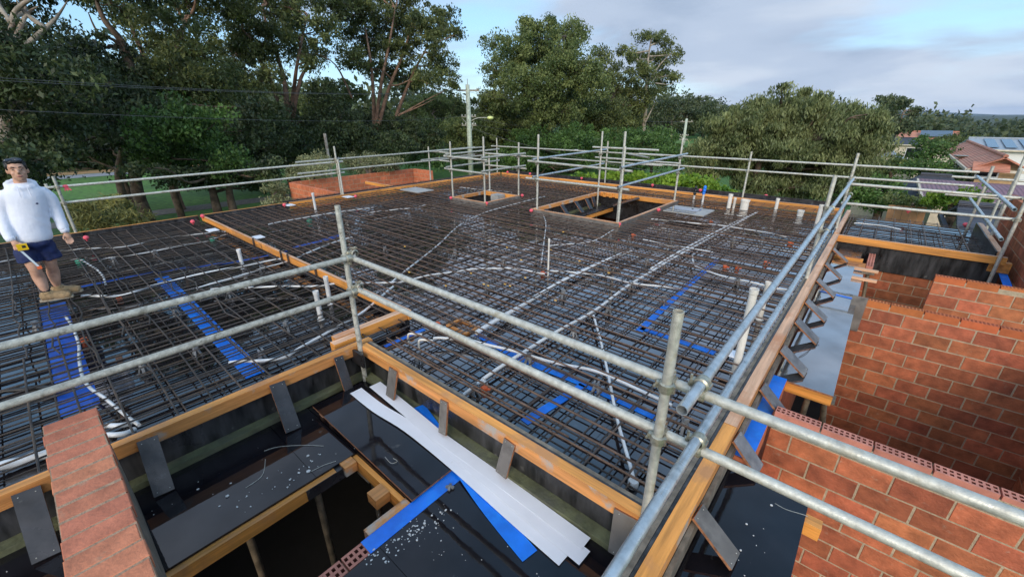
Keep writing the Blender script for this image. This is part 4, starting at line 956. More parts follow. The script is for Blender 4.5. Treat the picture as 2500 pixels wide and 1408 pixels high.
# round box and coils
q = W(1547, 1172, .05); m = MB(); m.lathe((q.x, q.y, .0015), [(.035, 0), (.035, .04), (.03, .05)], 14); tag(m.build('conduit_box', 'pvc', smooth=True, auto=40), 'round white conduit box at the near form', 'box')
q = W(1180, 935, .05); m = MB(); m.box(q.x-.03, q.x+.03, q.y-.025, q.y+.025, .0015, .06); m.ball((q.x, q.y, .07), .035, .028, .02); tag(m.build('conduit_box', 'pvc'), 'white conduit elbow box above an orange cap near the form', 'box')
for k, (px, py) in enumerate(((290, 1040), (285, 1062), (165, 945))):
    q = W(px, py, .06); m = MB()
    m.tube(smooth_path([(q.x-.09, q.y-.06, .05), (q.x-.02, q.y-.05, .09), (q.x+.05, q.y-.01, .10), (q.x+.06, q.y+.05, .08), (q.x+.02, q.y+.1, .06)], 5), .02, 8)
    tag(m.build('pipe_bend', 'pvc', smooth=True, auto=50), ('white pipe bend behind the brick parapet, upper one', 'white pipe bend behind the brick parapet, lower one', 'white pipe elbow on the blue strip at the left edge')[k], 'pipe')
# orange boxes, green boxes, flat plates
for k, (px, py, lab) in enumerate(((205, 828, 'orange conduit box on the blue strip below the boots'), (1325, 665, 'orange conduit box at the foot of the thin riser'), (1545, 573, 'orange conduit box right of the stair opening'), (1870, 640, 'orange conduit box near the right rails'),
                                  (1770, 650, 'orange conduit box left of the one by the rails'), (1068, 790, 'orange conduit box beside the timber blockout'), (1182, 945, 'orange cap below the white elbow box'), (290, 725, 'orange cap on the conduit from the boots'), (1735, 540, 'orange conduit box in front of the far pipes'), (1928, 592, 'orange conduit box nearest the right form'), (1800, 652, 'second orange conduit box left of the right rails'))):
    q = W(px, py, .04); m = MB(); m.lathe((q.x, q.y, .0015), [(.03, 0), (.034, .045), (.026, .055)], 10); m.tube([(q.x, q.y, .03), (q.x+.06, q.y+.02, .03)], .013, 6)
    tag(m.build('conduit_box', 'orange_plastic', smooth=True, auto=40), lab, 'box')
for k, (px, py, lab) in enumerate(((520, 583, 'green conduit box near the divider end'), (195, 637, 'green conduit box beside the curled conduit'), (755, 538, 'green conduit box on the thin conduit by the outer form'))):
    q = W(px, py, .05); m = MB(); m.lathe((q.x, q.y, .0015), [(.055, 0), (.06, .06), (.05, .075), (.03, .085)], 12); tag(m.build('conduit_box', 'green_plastic', smooth=True, auto=40), lab, 'box')
for k, (px, py, s_, lab) in enumerate(((518, 561, .13, 'pale flat plate left of the divider end'), (630, 578, .12, 'pale flat plate on the divider timber'), (707, 500, .14, 'pale flat plate by the outer form, left of the riser'), (850, 480, .16, 'pale flat plate by the outer rail post'))):
    q = W(px, py, .19); m = MB().box(q.x-s_, q.x+s_, q.y-s_*.7, q.y+s_*.7, .182, .19); tag(m.build('cover_plate', 'strip_white'), lab, 'plate')
q = W(1015, 463, .18); tag(MB().box(q.x-.4, q.x+.5, q.y-.3, q.y+.3, .165, .185).build('cover_plate', 'concrete'), 'grey flat sheet beside the far left set-down form', 'plate')
q = W(1665, 510, .2); tag(MB().box(q.x-.30, q.x+.62, q.y-.38, q.y+.40, .165, .19).build('cover_board', 'concrete'), 'grey board right of the stair opening under the mirror-like sheet', 'board')
tag(MB().box(q.x-.28, q.x+.38, q.y-.36, q.y+.22, .192, .20).build('cover_sheet', 'deck_wet'), 'shiny wet sheet on the grey board right of the stair opening', 'sheet')
b = W(1130, 790, .05); bk = thing('blockout_box', (b.x, b.y, 0), 'timber blockout box set in the mats near the bent conduits', 'formwork')
for (u0, u1, v0, v1) in ((-.17, .17, -.11, -.08), (-.17, .17, .08, .11), (-.17, -.14, -.079, .079), (.14, .17, -.079, .079)): MB().box(b.x+u0, b.x+u1, b.y+v0, b.y+v1, .002, .026).build('side', 'timber_side_x', bk)
# tie-tape flecks on the bars
m = MB()
for _ in range(16):
    px, py = rnd(950, 1500), rnd(560, 740); q = W(px, py, .162); q.y = round(q.y/.185)*.185
    m.beam(q+Vector((-.016, 0, 0)), q+Vector((.016, rnd(-.01, .01), 0)), .016, .012)
mat('yellow_tag', (.75, .42, .08), .5); tag(m.build('tie_tags', 'yellow_tag'), 'small yellow tags tied to the top bars', 'tag', kind='stuff')

# ------------------------------------------------------------ risers
def riser(px, pb, pt, r, label, material='pvc', zb=.0, lean=0.0, wrap=None, z0=None):
    q = W(px, pb, .03); zt = ZAT(q, pt[0], pt[1])
    if px > 1660 and pb < 600: r *= 1.2
    t = thing('pipe_riser', (q.x, q.y, 0.001), label, 'pipe')
    m = MB().tube([(q.x, q.y, .001), (q.x, q.y, zt-.05), (q.x, q.y, zt-.045), (q.x, q.y, zt)], [r, r, r*1.13, r*1.13], 14, hollow=True); m.build('pipe', material, t, smooth=True, auto=40)
    MB().lathe((q.x, q.y, .001), [(r*1.5, 0), (r*1.5, .012), (r*1.1, .02)], 14).build('collar', material, t, smooth=True, auto=40)
    if wrap:
        m = MB(); 
        for k in range(3): m.ball((q.x+rnd(-.01, .01), q.y+rnd(-.01, .01), zt-.02+.07*k), r*1.6, r*1.6, .06, 8, 5)
        m.build('wrapped_cap', wrap, t, smooth=True)
riser(772, 520, (768, 471), .030, 'white riser with dark joint standing by the outer form')
riser(593, 652, (584, 608), .028, 'white riser in the man\'s slab left of the divider')
riser(806, 738, (800, 674), .027, 'white riser in front of the divider, right of two')
riser(783, 775, (771, 710), .029, 'white riser with collar in front of the divider, left of two')
riser(1338, 672, (1352, 583), .013, 'thin tall white riser in the middle of the slab', 'pvc_warm')
riser(1692, 498, (1695, 470), .022, 'pipe riser with black wrapped top by the grey board', 'pvc', wrap='black_plastic')
riser(1713, 505, (1721, 470), .022, 'pipe riser with blue wrapped top by the grey board', 'pvc', wrap='blue_dpc')
riser(1776, 520, (1785, 474), .038, 'tall white riser left of the thickest pipe', 'pvc_warm')
riser(1788, 521, (1795, 483), .024, 'slim white riser against the thickest pipe', 'pvc_warm')
riser(1813, 524, (1818, 487), .075, 'thickest white pipe stub at the far side', 'pvc_warm')
riser(1891, 523, (1897, 484), .032, 'white riser right of the thickest pipe', 'pvc_warm')
riser(1949, 541, (1953, 513), .052, 'short thick white pipe stub near the right rails', 'pvc_warm')
riser(1795, 905, (1828, 702), .034, 'tall white pipe standing close to the right rails', 'pvc_warm')
riser(1855, 775, (1888, 690), .030, 'white pipe behind the right rails', 'pvc_warm')
riser(1990, 560, (2008, 500), .034, 'white pipe beside the far end of the right rails', 'pvc_warm')
q = W(1785, 890, .05); tag(MB().box(q.x-.08, q.x+.06, q.y-.07, q.y+.07, .165, .172).build('cover_plate', 'strip_white'), 'pale marked plate at the foot of the tall pipe', 'plate')

# ------------------------------------------------------------ pink markers
def pink(q, label, r=.045):
    m = MB(); m.ball(q, r*1.1, r, r*.9, 8, 5); m.ball(Vector(q)+Vector((r*.4, -r*.3, r*.3)), r*.6, r*.6, r*.5, 6, 4); m.tube([q, Vector(q)-Vector((0, 0, .06))], r*.35, 6)
    tag(m.build('pink_marker', 'pink', smooth=True), label, 'marker')
for px, py, z, lab in ((210, 580, .2, 'pink marker on the outer form right of the man'), (470, 541, .2, 'pink marker just left of the divider end'), (494, 527, .22, 'pink marker on the divider end'), (694, 500, .2, 'pink marker by the flat plate at the outer form'),
                       (868, 479, .2, 'pink marker by the outer rail post'), (1101, 483, .18, 'pink marker on the left corner of the small opening'), (1188, 496, .18, 'pink marker on the near corner of the small opening'), (1275, 477, .18, 'pink marker on the right corner of the small opening'),
                       (1297, 514, .17, 'pink marker on the left corner of the stair opening'), (1511, 547, .17, 'pink marker on the near corner of the stair opening'), (1608, 512, .18, 'pink marker on the right side of the stair opening'), (1239, 420, .24, 'pink marker at the far left corner of the slab'), (1294, 424, .24, 'pink marker on the far form, left of the cage'),
                       (1420, 435, .24, 'pink marker on the far form behind the cage'), (1593, 452, .24, 'pink marker on the far form beside the hedge'), (1710, 464, .24, 'pink marker on the far form behind the wrapped pipes'), (1870, 478, .24, 'pink marker on the far form left of the right rails'), (2040, 494, .24, 'pink marker on the far form at the right rails'),
                       (2218, 514, .22, 'pink marker on the far edge of the slab wing'), (2358, 548, .16, 'pink marker on the end form of the slab wing')):
    pink(W(px, py, z), lab)
# ------------------------------------------------------------ trees and shrubs
leafmat('leaf_euc', (0.0374, 0.0594, 0.022), (0.2188, 0.2438, 0.075), .30)
leafmat('leaf_dark', (0.0176, 0.033, 0.0154), (0.1, 0.1313, 0.0475), .25)
leafmat('leaf_light', (.052, .085, .026), (.25, .285, .095), .35)
leafmat('leaf_pepper', (.075, .105, .038), (.33, .36, .150), .35)
leafmat('leaf_hedge', (0.088, 0.187, 0.022), (0.3, 0.42, 0.05), .40)
leafmat('leaf_pale', (0.11, 0.1265, 0.055), (0.375, 0.375, 0.1875), .25)
leafmat('leaf_grev', (0.055, 0.077, 0.0242), (0.375, 0.3375, 0.1), .25)
leafmat('leaf_far', (0.0385, 0.0605, 0.0286), (0.1313, 0.1562, 0.0688), .2)
leafmat('leaf_garden', (0.033, 0.077, 0.0198), (0.1375, 0.2375, 0.0562), .3)
mat('bark_pale', (.34, .29, .23), .85, vary=.3, scale=3, second=(.20, .14, .10), sec_scale=2.5, bump=.4, bscale=12)
mat('bark_dark', (.10, .068, .045), .9, vary=.35, scale=4, second=(.17, .12, .085), sec_scale=2, bump=.5, bscale=14)
mat('bark_red', (.22, .13, .085), .9, vary=.3, scale=3, second=(.10, .065, .045), sec_scale=2.2, bump=.4, bscale=12)

def leaf_mesh(name, C, L, Wd, droop, V, material, parent):
    """rhombic leaves: centres C (n,3), half length L, half width Wd, droop 0..1 (1 = hang straight down), tone V"""
    n = len(C); a = RNG.normal(size=(n, 3)); a /= np.linalg.norm(a, axis=1)[:, None]
    a = a*(1-droop)+np.array([0, 0, -1])*droop; a /= np.linalg.norm(a, axis=1)[:, None]
    b = np.cross(a, RNG.normal(size=(n, 3))); b /= np.linalg.norm(b, axis=1)[:, None]
    s = RNG.uniform(.6, 1.55, n)[:, None]; l = L*s*.72; w = Wd*s*.92
    nrm = np.cross(a, b)
    vs = np.empty((n, 4, 3)); vs[:, 0] = C-a*l; vs[:, 1] = C+b*w-a*l*.15; vs[:, 2] = C+a*l+nrm*l*.12; vs[:, 3] = C-b*w-a*l*.15
    org = np.array(chain_origin(parent)); vs = (vs.reshape(-1, 3)-org).astype(np.float32)
    me = bpy.data.meshes.new(name); me.vertices.add(4*n); me.vertices.foreach_set('co', vs.ravel())
    me.loops.add(4*n); me.loops.foreach_set('vertex_index', np.arange(4*n, dtype=np.int32))
    me.polygons.add(n); me.polygons.foreach_set('loop_start', np.arange(0, 4*n, 4, dtype=np.int32))
    me.update(calc_edges=True)
    at = me.attributes.new('leafv', 'FLOAT', 'FACE'); at.data.foreach_set('value', np.clip(V, 0, 1).astype(np.float32))
    me.materials.append(MATS[material]); o = bpy.data.objects.new(name, me); COL.objects.link(o); o.parent = parent; return o

def wander(p, q, n, amt):
    p, q = Vector(p), Vector(q); out = [p]
    L = (q-p).length
    for i in range(1, n): out.append(p.lerp(q, i/n)+Vector((rnd(-1, 1), rnd(-1, 1), rnd(-.6, .6)))*amt*L)
    out.append(q); return out
NLEAF = [0]; DENS = 4.6
def tree(name, label, D, blobs, trunks=(), leaf='leaf_euc', bark='bark_dark', L=.13, Wd=.045, droop=.45, clump=.75, per=70, dens=1.0, cat='tree', group=None,
         tr=.25, depth=.8, base_px=None, shell=.45, bare=(), twig=.35, D_jit=.12, tone=.22):
    """blobs (px, py, rx, ry) in photo pixels stand at distance D, as deep as they are wide"""
    bx = base_px or (trunks[0][0][0] if trunks else sum(b[0] for b in blobs)/len(blobs))
    g = WD(bx, 400, D); base = Vector((g.x, g.y, gz(g.x, g.y)-.05))
    t = thing(name, base, label, cat, group)
    view = Vector((g.x, g.y, 0)).normalized(); side = Vector((view.y, -view.x, 0))
    cl = []; wood = MB(); tops = []
    for tk in trunks:
        P = [base.copy()] if not isinstance(tk, dict) else []
        pts = [WD(x, y, D*rnd(.98, 1.03)) for x, y in tk]
        if pts[0].z > base.z+.5: pts = [Vector((pts[0].x, pts[0].y, base.z))]+pts
        else: pts[0].z = min(pts[0].z, base.z)
        P = smooth_path(pts, 5); n = len(P); r0 = tr*rnd(.9, 1.1)
        wood.tube(P, [r0*(1-.8*i/(n-1)) for i in range(n)], 8); tops.append(P)
    nodes = [p for P in tops for p in P[len(P)//4:]] or [base+Vector((0, 0, .3))]
    for (px, py, rx, ry) in blobs:
        Db = D*(1+rnd(-D_jit, D_jit)); c = WD(px, py, Db); sx = SIZE(rx, Db, px, py); sz = SIZE(ry, Db, px, py); sy = sx*depth
        vol = sx*sz; nc = max(6, int(dens*DENS*vol/(clump*clump)*(1+.35*sy/clump)))
        # a limb to the blob
        near = min(nodes, key=lambda q: (q-c).length+max(0, q.z-c.z)*1.2)
        limb = smooth_path(wander(near, c, 4, .10), 4); k = len(limb)
        if (near-c).length > .5: wood.tube(limb, [max(.02, tr*.32*(1-.75*i/(k-1))) for i in range(k)], 5)
        for _ in range(nc):
            u = RNG.normal(size=3); u /= np.linalg.norm(u); rr = RNG.uniform()**shell
            p = c+side*(u[0]*sx*rr)+view*(u[1]*sy*rr)+Vector((0, 0, u[2]*sz*rr))
            if p.z < gz(p.x, p.y)+.1: continue
            cl.append(p)
            if random.random() < twig:
                s_ = limb[random.randrange(k//2, k)]; wood.tube(wander(s_, p, 3, .10), [.03, .022, .015, .008], 4, cap=False)
    for pts in bare:
        P = smooth_path([WD(x, y, D) for x, y in pts], 4); n = len(P); wood.tube(P, [max(.015, tr*.4*(1-.85*i/(n-1))) for i in range(n)], 5)
    if wood.v: wood.build('trunk', bark, t, smooth=True)
    cl = np.array([tuple(c) for c in cl]); n = len(cl)
    cnt = RNG.poisson(per*1.75, n); idx = np.repeat(np.arange(n), cnt); m = len(idx)
    off = RNG.normal(size=(m, 3)); off /= np.linalg.norm(off, axis=1)[:, None]; off *= (RNG.uniform(size=m)**.45*clump)[:, None]*RNG.uniform(.45, 1.4, n)[idx][:, None]
    off[:, 2] *= .7
    tv = RNG.normal(.45, tone, n)[idx]+RNG.normal(0, .14, m)
    leaf_mesh('crown', cl[idx]+off, L, Wd, droop, tv, leaf, t); NLEAF[0] += m
    return t
G1 = 'trees of the dark eucalypt wood on the left'
tree('eucalyptus_tree', 'leftmost tall eucalypt with pale trunk at the picture edge', 21, [(40, 70, 100, 50), (30, 140, 90, 60), (130, 185, 100, 55), (60, 250, 100, 60), (130, 310, 90, 60), (60, 370, 80, 40), (190, 250, 70, 60), (-60, 200, 90, 120), (-70, 60, 80, 80), (60, -40, 110, 60), (150, -110, 120, 70), (20, -140, 100, 80)],
     [[(12, 420), (14, 330), (22, 230), (10, 140), (30, 60)]], 'leaf_dark', 'bark_pale', L=.10, Wd=.034, clump=.55, per=60, tr=.24, dens=.95, group=G1, bare=[[(30, 140), (110, 70), (140, 40), (165, 2)], [(20, 150), (60, 45), (95, 15)], [(110, 70), (60, 30), (40, 0)]])
tree('eucalyptus_tree', 'dark eucalypt with leaning bare limb against the sky, second from the left edge', 29, [(200, 110, 75, 45), (180, 165, 80, 50), (270, 170, 90, 60), (230, 250, 110, 60), (330, 260, 90, 60), (200, 330, 90, 40), (300, 330, 90, 40), (330, -60, 110, 60), (260, -140, 110, 60)],
     [[(330, 440), (330, 250), (305, 120), (255, 50), (235, 0)]], 'leaf_dark', 'bark_dark', L=.12, Wd=.04, clump=.65, per=60, tr=.3, dens=.95, group=G1, bare=[[(325, 210), (290, 110), (240, 80), (215, 30)]])
tree('eucalyptus_tree', 'dark eucalypt with dense olive head rising behind the bushy tree', 32, [(420, 60, 80, 45), (450, 120, 90, 60), (380, 150, 70, 50), (440, 200, 100, 60), (520, 210, 70, 60), (400, 260, 90, 50), (500, 280, 90, 50), (330, 25, 80, 35), (270, 10, 60, 30), (470, 5, 90, 40), (480, -80, 110, 60), (420, -160, 90, 60)],
     [[(420, 440), (400, 300), (370, 180), (330, 90), (300, 10)], [(420, 440), (410, 280), (420, 160), (450, 60)]], 'leaf_euc', 'bark_red', L=.13, Wd=.042, clump=.7, per=60, tr=.28, dens=.9, group=G1)
tree('bushy_tree', 'bushy round green tree standing in front of the eucalypts', 24, [(440, 280, 60, 40), (400, 320, 70, 45), (490, 310, 70, 45), (450, 350, 90, 45), (540, 350, 60, 45), (390, 380, 60, 40), (470, 395, 80, 35), (560, 395, 50, 35)],
     [[(420, 450), (415, 400), (440, 340)]], 'leaf_garden', 'bark_dark', L=.09, Wd=.038, clump=.5, per=60, tr=.16, dens=.85, group=G1)
tree('eucalyptus_tree', 'tall many-stemmed eucalypt with reddish trunks left of the open sky', 37, [(600, 50, 80, 50), (680, 40, 80, 50), (760, 60, 60, 50), (640, 110, 80, 50), (730, 120, 70, 40), (570, 130, 70, 60), (620, 190, 70, 40), (550, 30, 60, 40), (700, -10, 90, 40), (760, 150, 30, 30), (540, 200, 70, 50), (620, -80, 100, 60), (720, -100, 90, 60), (660, -170, 90, 50)],
     [[(705, 345), (700, 250), (690, 180), (660, 90), (640, 20)], [(700, 345), (715, 240), (725, 160), (745, 60)], [(690, 345), (670, 220), (620, 120), (590, 20)], [(710, 345), (735, 190), (770, 165)]], 'leaf_euc', 'bark_red', L=.14, Wd=.045, clump=.7, per=55, tr=.26, dens=.72, group=G1)
tree('eucalyptus_tree', 'airy eucalypt with drooping right branches left of the power pole', 40, [(880, 25, 80, 40), (960, 50, 70, 45), (1040, 60, 60, 45), (1085, 60, 40, 40), (900, 100, 70, 40), (980, 120, 60, 40), (1060, 130, 50, 35), (1095, 165, 35, 28), (860, 150, 50, 35), (1050, 190, 50, 25), (1000, 190, 50, 30), (1110, 85, 22, 20), (930, 170, 50, 30), (830, 20, 50, 40), (1110, 200, 16, 14), (900, -40, 90, 40), (980, -30, 70, 40), (920, -100, 80, 40)],
     [[(915, 345), (912, 240), (905, 150), (890, 60)], [(920, 345), (945, 230), (985, 130), (1010, 40)], [(960, 320), (1000, 200), (1040, 120)], [(915, 345), (930, 210), (950, 110), (965, 20)]], 'leaf_euc', 'bark_red', L=.14, Wd=.045, clump=.62, per=50, tr=.24, dens=.70, group=G1,
     bare=[[(960, 290), (1040, 245), (1100, 215)], [(975, 280), (1020, 262), (1065, 240)], [(860, 240), (820, 160), (770, 130)]])
G2 = 'bushes and understorey in front of the wood'
tree('understorey_bush', 'dark understorey bush beneath the many-stemmed eucalypt', 34, [(620, 290, 80, 45), (700, 300, 70, 45), (640, 350, 90, 40), (740, 350, 70, 40), (600, 400, 70, 30), (700, 395, 60, 30)], [[(660, 430), (660, 340)]], 'leaf_dark', L=.12, Wd=.045, clump=.6, per=55, dens=.9, cat='bush', group=G2)
tree('understorey_bush', 'dark understorey bush beneath the airy eucalypt', 38, [(820, 300, 70, 45), (900, 310, 70, 40), (970, 320, 60, 40), (840, 350, 90, 40), (940, 355, 80, 35), (1030, 340, 50, 40), (790, 240, 40, 40)], [[(880, 420), (880, 330)]], 'leaf_dark', L=.12, Wd=.045, clump=.6, per=55, dens=.9, cat='bush', group=G2)
tree('understorey_bush', 'shaded undergrowth behind the man at the left edge', 19.5, [(60, 395, 90, 40), (-40, 380, 90, 60), (150, 375, 40, 25), (40, 445, 80, 25)], [[(50, 470), (60, 400)]], 'leaf_dark', L=.08, Wd=.035, clump=.45, per=55, dens=.9, cat='bush', group=G2)
tree('understorey_bush', 'dark shrubs between the lawn and the road', 22, [(540, 430, 70, 25), (620, 425, 60, 30), (330, 415, 40, 14), (470, 430, 50, 20)], [[(560, 470), (570, 430)]], 'leaf_dark', L=.08, Wd=.035, clump=.4, per=50, dens=.8, cat='bush', group=G2)
tree('yellow_green_tree', 'yellow-green tree seen between the two airy eucalypts', 52, [(800, 240, 60, 45), (850, 230, 45, 40), (760, 270, 40, 40), (720, 255, 40, 30)], [[(800, 380), (800, 280)]], 'leaf_light', L=.16, Wd=.06, clump=.8, per=50, dens=.8, group=G2)
tree('leafy_tree', 'light green tree left of the power pole', 50, [(1060, 260, 55, 40), (1010, 290, 50, 40), (1110, 280, 45, 45), (1070, 320, 60, 40), (1120, 330, 50, 40)], [[(1060, 400), (1060, 300)]], 'leaf_light', L=.15, Wd=.055, clump=.75, per=55, dens=.85, group=G2)
tree('leafy_tree', 'light green tree right of the power pole', 46, [(1190, 260, 45, 35), (1220, 310, 70, 45), (1180, 320, 50, 45), (1260, 350, 60, 35), (1200, 365, 60, 30)], [[(1200, 400), (1200, 300)]], 'leaf_light', L=.14, Wd=.055, clump=.7, per=55, dens=.85, group=G2)
tree('round_tree', 'large round-headed eucalypt right of the power pole', 48, [(1310, 80, 60, 45), (1380, 95, 60, 50), (1250, 120, 50, 45), (1300, 140, 80, 55), (1400, 160, 70, 60), (1220, 180, 40, 40), (1290, 210, 80, 55), (1390, 230, 70, 55), (1215, 235, 45, 40), (1340, 280, 90, 45), (1430, 290, 60, 50), (1200, 110, 28, 25), (1440, 200, 50, 50), (1250, 270, 60, 40)],
     [[(1340, 400), (1325, 300), (1290, 200), (1260, 120)], [(1340, 400), (1335, 280), (1350, 170), (1370, 90)]], 'leaf_light', 'bark_dark', L=.15, Wd=.055, clump=.8, per=60, tr=.32, dens=.82)
tree('leafy_tree', 'dark green tree touching the right side of the round-headed one', 54, [(1470, 165, 45, 45), (1500, 220, 55, 55), (1540, 260, 50, 45), (1480, 280, 60, 50), (1530, 310, 60, 40)], [[(1500, 390), (1495, 250)]], 'leaf_euc', L=.16, Wd=.06, clump=.85, per=55, dens=.85)
tree('slender_eucalypt', 'slender eucalypt with open tufted crown against the cloud', 58, [(1585, 88, 35, 13), (1540, 130, 22, 13), (1560, 140, 30, 16), (1615, 100, 18, 18), (1640, 130, 22, 24), (1600, 145, 30, 18), (1570, 180, 40, 24), (1610, 190, 28, 28), (1640, 190, 14, 14), (1645, 200, 14, 18), (1580, 225, 40, 22), (1520, 125, 14, 12)],
     [[(1568, 345), (1575, 280), (1578, 220), (1582, 150), (1590, 95)]], 'leaf_euc', 'bark_pale', L=.17, Wd=.055, clump=.75, per=50, tr=.34, dens=.95, bare=[[(1575, 300), (1590, 270), (1600, 250)], [(1578, 210), (1610, 160), (1640, 130)], [(1580, 170), (1550, 140), (1535, 128)]])
tree('leafy_tree', 'low dense trees in front of the slender eucalypt', 44, [(1320, 345, 90, 35), (1420, 345, 80, 40), (1500, 345, 60, 35), (1380, 390, 90, 25), (1290, 390, 70, 20)], [[(1400, 420), (1400, 370)]], 'leaf_garden', L=.13, Wd=.05, clump=.7, per=55, dens=.8, group=G2)
tree('leafy_tree', 'dark green tree between slender eucalypt and second pole', 42, [(1560, 360, 70, 40), (1620, 345, 50, 35), (1640, 390, 50, 30), (1540, 395, 60, 25)], [[(1590, 420), (1590, 370)]], 'leaf_garden', L=.13, Wd=.05, clump=.65, per=55, dens=.85, group=G2)
tree('ridge_tree', 'rounded tree on the skyline behind the second pole', 105, [(1620, 262, 40, 30), (1660, 270, 50, 32), (1600, 295, 60, 35)], [[(1640, 360), (1640, 290)]], 'leaf_far', L=.3, Wd=.12, clump=1.5, per=50, dens=.9)
tree('ridge_tree', 'pale brown-green tree on the skyline left of the pepper tree', 120, [(1710, 258, 35, 22), (1750, 272, 40, 20), (1700, 290, 60, 30), (1790, 285, 30, 15)], [[(1715, 350), (1715, 280)]], 'leaf_far', L=.33, Wd=.13, clump=1.6, per=50, dens=.9)
tree('pepper_tree', 'wide drooping pepper tree behind the right part of the slab', 25, [(1900, 262, 55, 28), (1955, 262, 45, 28), (1850, 280, 50, 30), (1800, 295, 55, 35), (2000, 275, 50, 35), (2055, 285, 45, 30), (2110, 290, 45, 30), (2140, 320, 35, 35), (1755, 330, 50, 36), (1830, 340, 80, 50), (1930, 330, 80, 50), (2030, 340, 70, 50), (2110, 360, 55, 45), (1715, 378, 45, 40), (1780, 400, 80, 45), (1880, 410, 80, 45), (1980, 410, 80, 45), (2070, 410, 60, 45), (1940, 460, 70, 35), (2030, 465, 70, 35), (1700, 425, 50, 30), (2100, 455, 50, 30), (1870, 300, 70, 45), (1960, 300, 70, 45), (2080, 330, 60, 40), (1780, 350, 60, 45), (1860, 460, 70, 35), (1930, 370, 70, 45), (2040, 380, 70, 45), (1908, 222, 20, 13), (1962, 226, 22, 13), (1848, 246, 20, 14), (2012, 244, 20, 13), (1795, 272, 24, 14), (2078, 262, 22, 13), (2135, 278, 22, 16), (1740, 298, 18, 12)],
     [[(1850, 520), (1845, 440), (1870, 340), (1900, 270)], [(1850, 520), (1880, 420), (1960, 340)], [(1845, 520), (1810, 430), (1780, 350)]], 'leaf_pepper', 'bark_dark', L=.11, Wd=.024, droop=.6, clump=.42, per=58, tr=.26, dens=.80, depth=.8, D_jit=.06, tone=.26)
tree('umbrella_tree', 'far flat-topped tree above the pale houses', 88, [(2165, 248, 26, 12), (2200, 250, 24, 11), (2230, 275, 14, 9), (2185, 262, 30, 8)], [[(2190, 330), (2188, 285), (2170, 255)], [(2190, 330), (2205, 275), (2225, 270)]], 'leaf_far', 'bark_red', L=.24, Wd=.09, clump=.8, per=55, tr=.2, dens=1.1)
tree('leafy_tree', 'olive tree beside the pepper tree in front of the pale houses', 60, [(2170, 300, 45, 30), (2120, 300, 50, 30), (2200, 310, 30, 20)], [[(2165, 350), (2165, 310)]], 'leaf_far', L=.2, Wd=.08, clump=.9, per=50, dens=.8)
tree('garden_tree', 'round garden tree between the pale houses and the red roof', 46, [(2265, 352, 34, 16), (2285, 370, 30, 22), (2250, 380, 30, 18)], [[(2270, 440), (2270, 380)]], 'leaf_garden', L=.12, Wd=.05, clump=.6, per=60, dens=.9)
tree('garden_tree', 'bright green garden tree behind the red roofed house', 62, [(2345, 345, 40, 18), (2310, 345, 30, 16), (2370, 355, 25, 14)], [[(2345, 400), (2345, 350)]], 'leaf_light', L=.15, Wd=.06, clump=.7, per=55, dens=.9)
tree('garden_bush', 'green garden bush left of the red roofed house', 36, [(2300, 415, 45, 20), (2330, 425, 30, 18), (2250, 410, 50, 20)], [[(2290, 460), (2290, 420)]], 'leaf_garden', L=.09, Wd=.04, clump=.45, per=55, dens=.9, cat='bush')
tree('garden_bush', 'yellow-green garden bush below the pale houses', 42, [(2170, 410, 50, 20), (2210, 400, 40, 14), (2130, 420, 40, 24)], [[(2170, 450), (2170, 415)]], 'leaf_light', L=.11, Wd=.05, clump=.5, per=50, dens=.8, cat='bush')
tree('garden_bush', 'dark garden bush beside the slab wing scaffold', 26, [(2150, 455, 45, 25), (2110, 480, 50, 25), (2170, 490, 50, 20)], [[(2140, 530), (2140, 470)]], 'leaf_garden', L=.08, Wd=.035, clump=.4, per=55, dens=.9, cat='bush')
tree('garden_bush', 'clipped yellow-green hedge above the orange garden fence', 23, [(2200, 490, 40, 10), (2250, 493, 35, 9), (2160, 488, 30, 10)], [[(2210, 520), (2210, 495)]], 'leaf_light', L=.06, Wd=.03, clump=.28, per=55, dens=1.0, cat='bush')
tree('garden_bush', 'bright leafy shrub in front of the maroon roof', 19, [(2300, 490, 40, 18), (2350, 480, 40, 16), (2330, 505, 50, 14), (2380, 490, 25, 12)], [[(2320, 540), (2320, 500)]], 'leaf_hedge', L=.07, Wd=.032, clump=.3, per=60, dens=1.0, cat='bush')
tree('hedge', 'bright green broad-leaved hedge behind the far form', 19, [(1430, 436, 32, 11), (1490, 436, 40, 14), (1560, 439, 45, 16), (1630, 443, 45, 19), (1700, 449, 45, 22), (1760, 466, 30, 14), (1590, 470, 110, 14)], [[(1590, 520), (1590, 470)]], 'leaf_hedge', L=.085, Wd=.06, droop=.15, clump=.32, per=55, dens=1.3, cat='hedge')
G3 = 'pale rounded shrubs beyond the low brick box'
tree('pale_shrub', 'pale olive rounded shrub behind the low brick box, left one', 19.5, [(770, 393, 38, 20), (738, 412, 32, 18), (790, 415, 38, 18), (760, 430, 50, 14)], [[(765, 480), (765, 420)]], 'leaf_pale', L=.05, Wd=.018, clump=.28, per=60, dens=1.1, cat='shrub', group=G3, droop=.1)
tree('pale_shrub', 'pale olive rounded shrub behind the low brick box, right one', 19.5, [(880, 393, 42, 17), (930, 395, 38, 14), (960, 403, 26, 10), (900, 410, 60, 12)], [[(905, 470), (905, 410)]], 'leaf_pale', L=.05, Wd=.018, clump=.28, per=60, dens=1.1, cat='shrub', group=G3, droop=.1)
tree('pale_shrub', 'olive shrub standing below the left end of the brick box', 15.5, [(675, 470, 30, 22), (660, 500, 30, 22), (690, 500, 25, 20)], [[(672, 530), (672, 490)]], 'leaf_pale', L=.05, Wd=.018, clump=.26, per=55, dens=1.0, cat='shrub', group=G3, droop=.1)
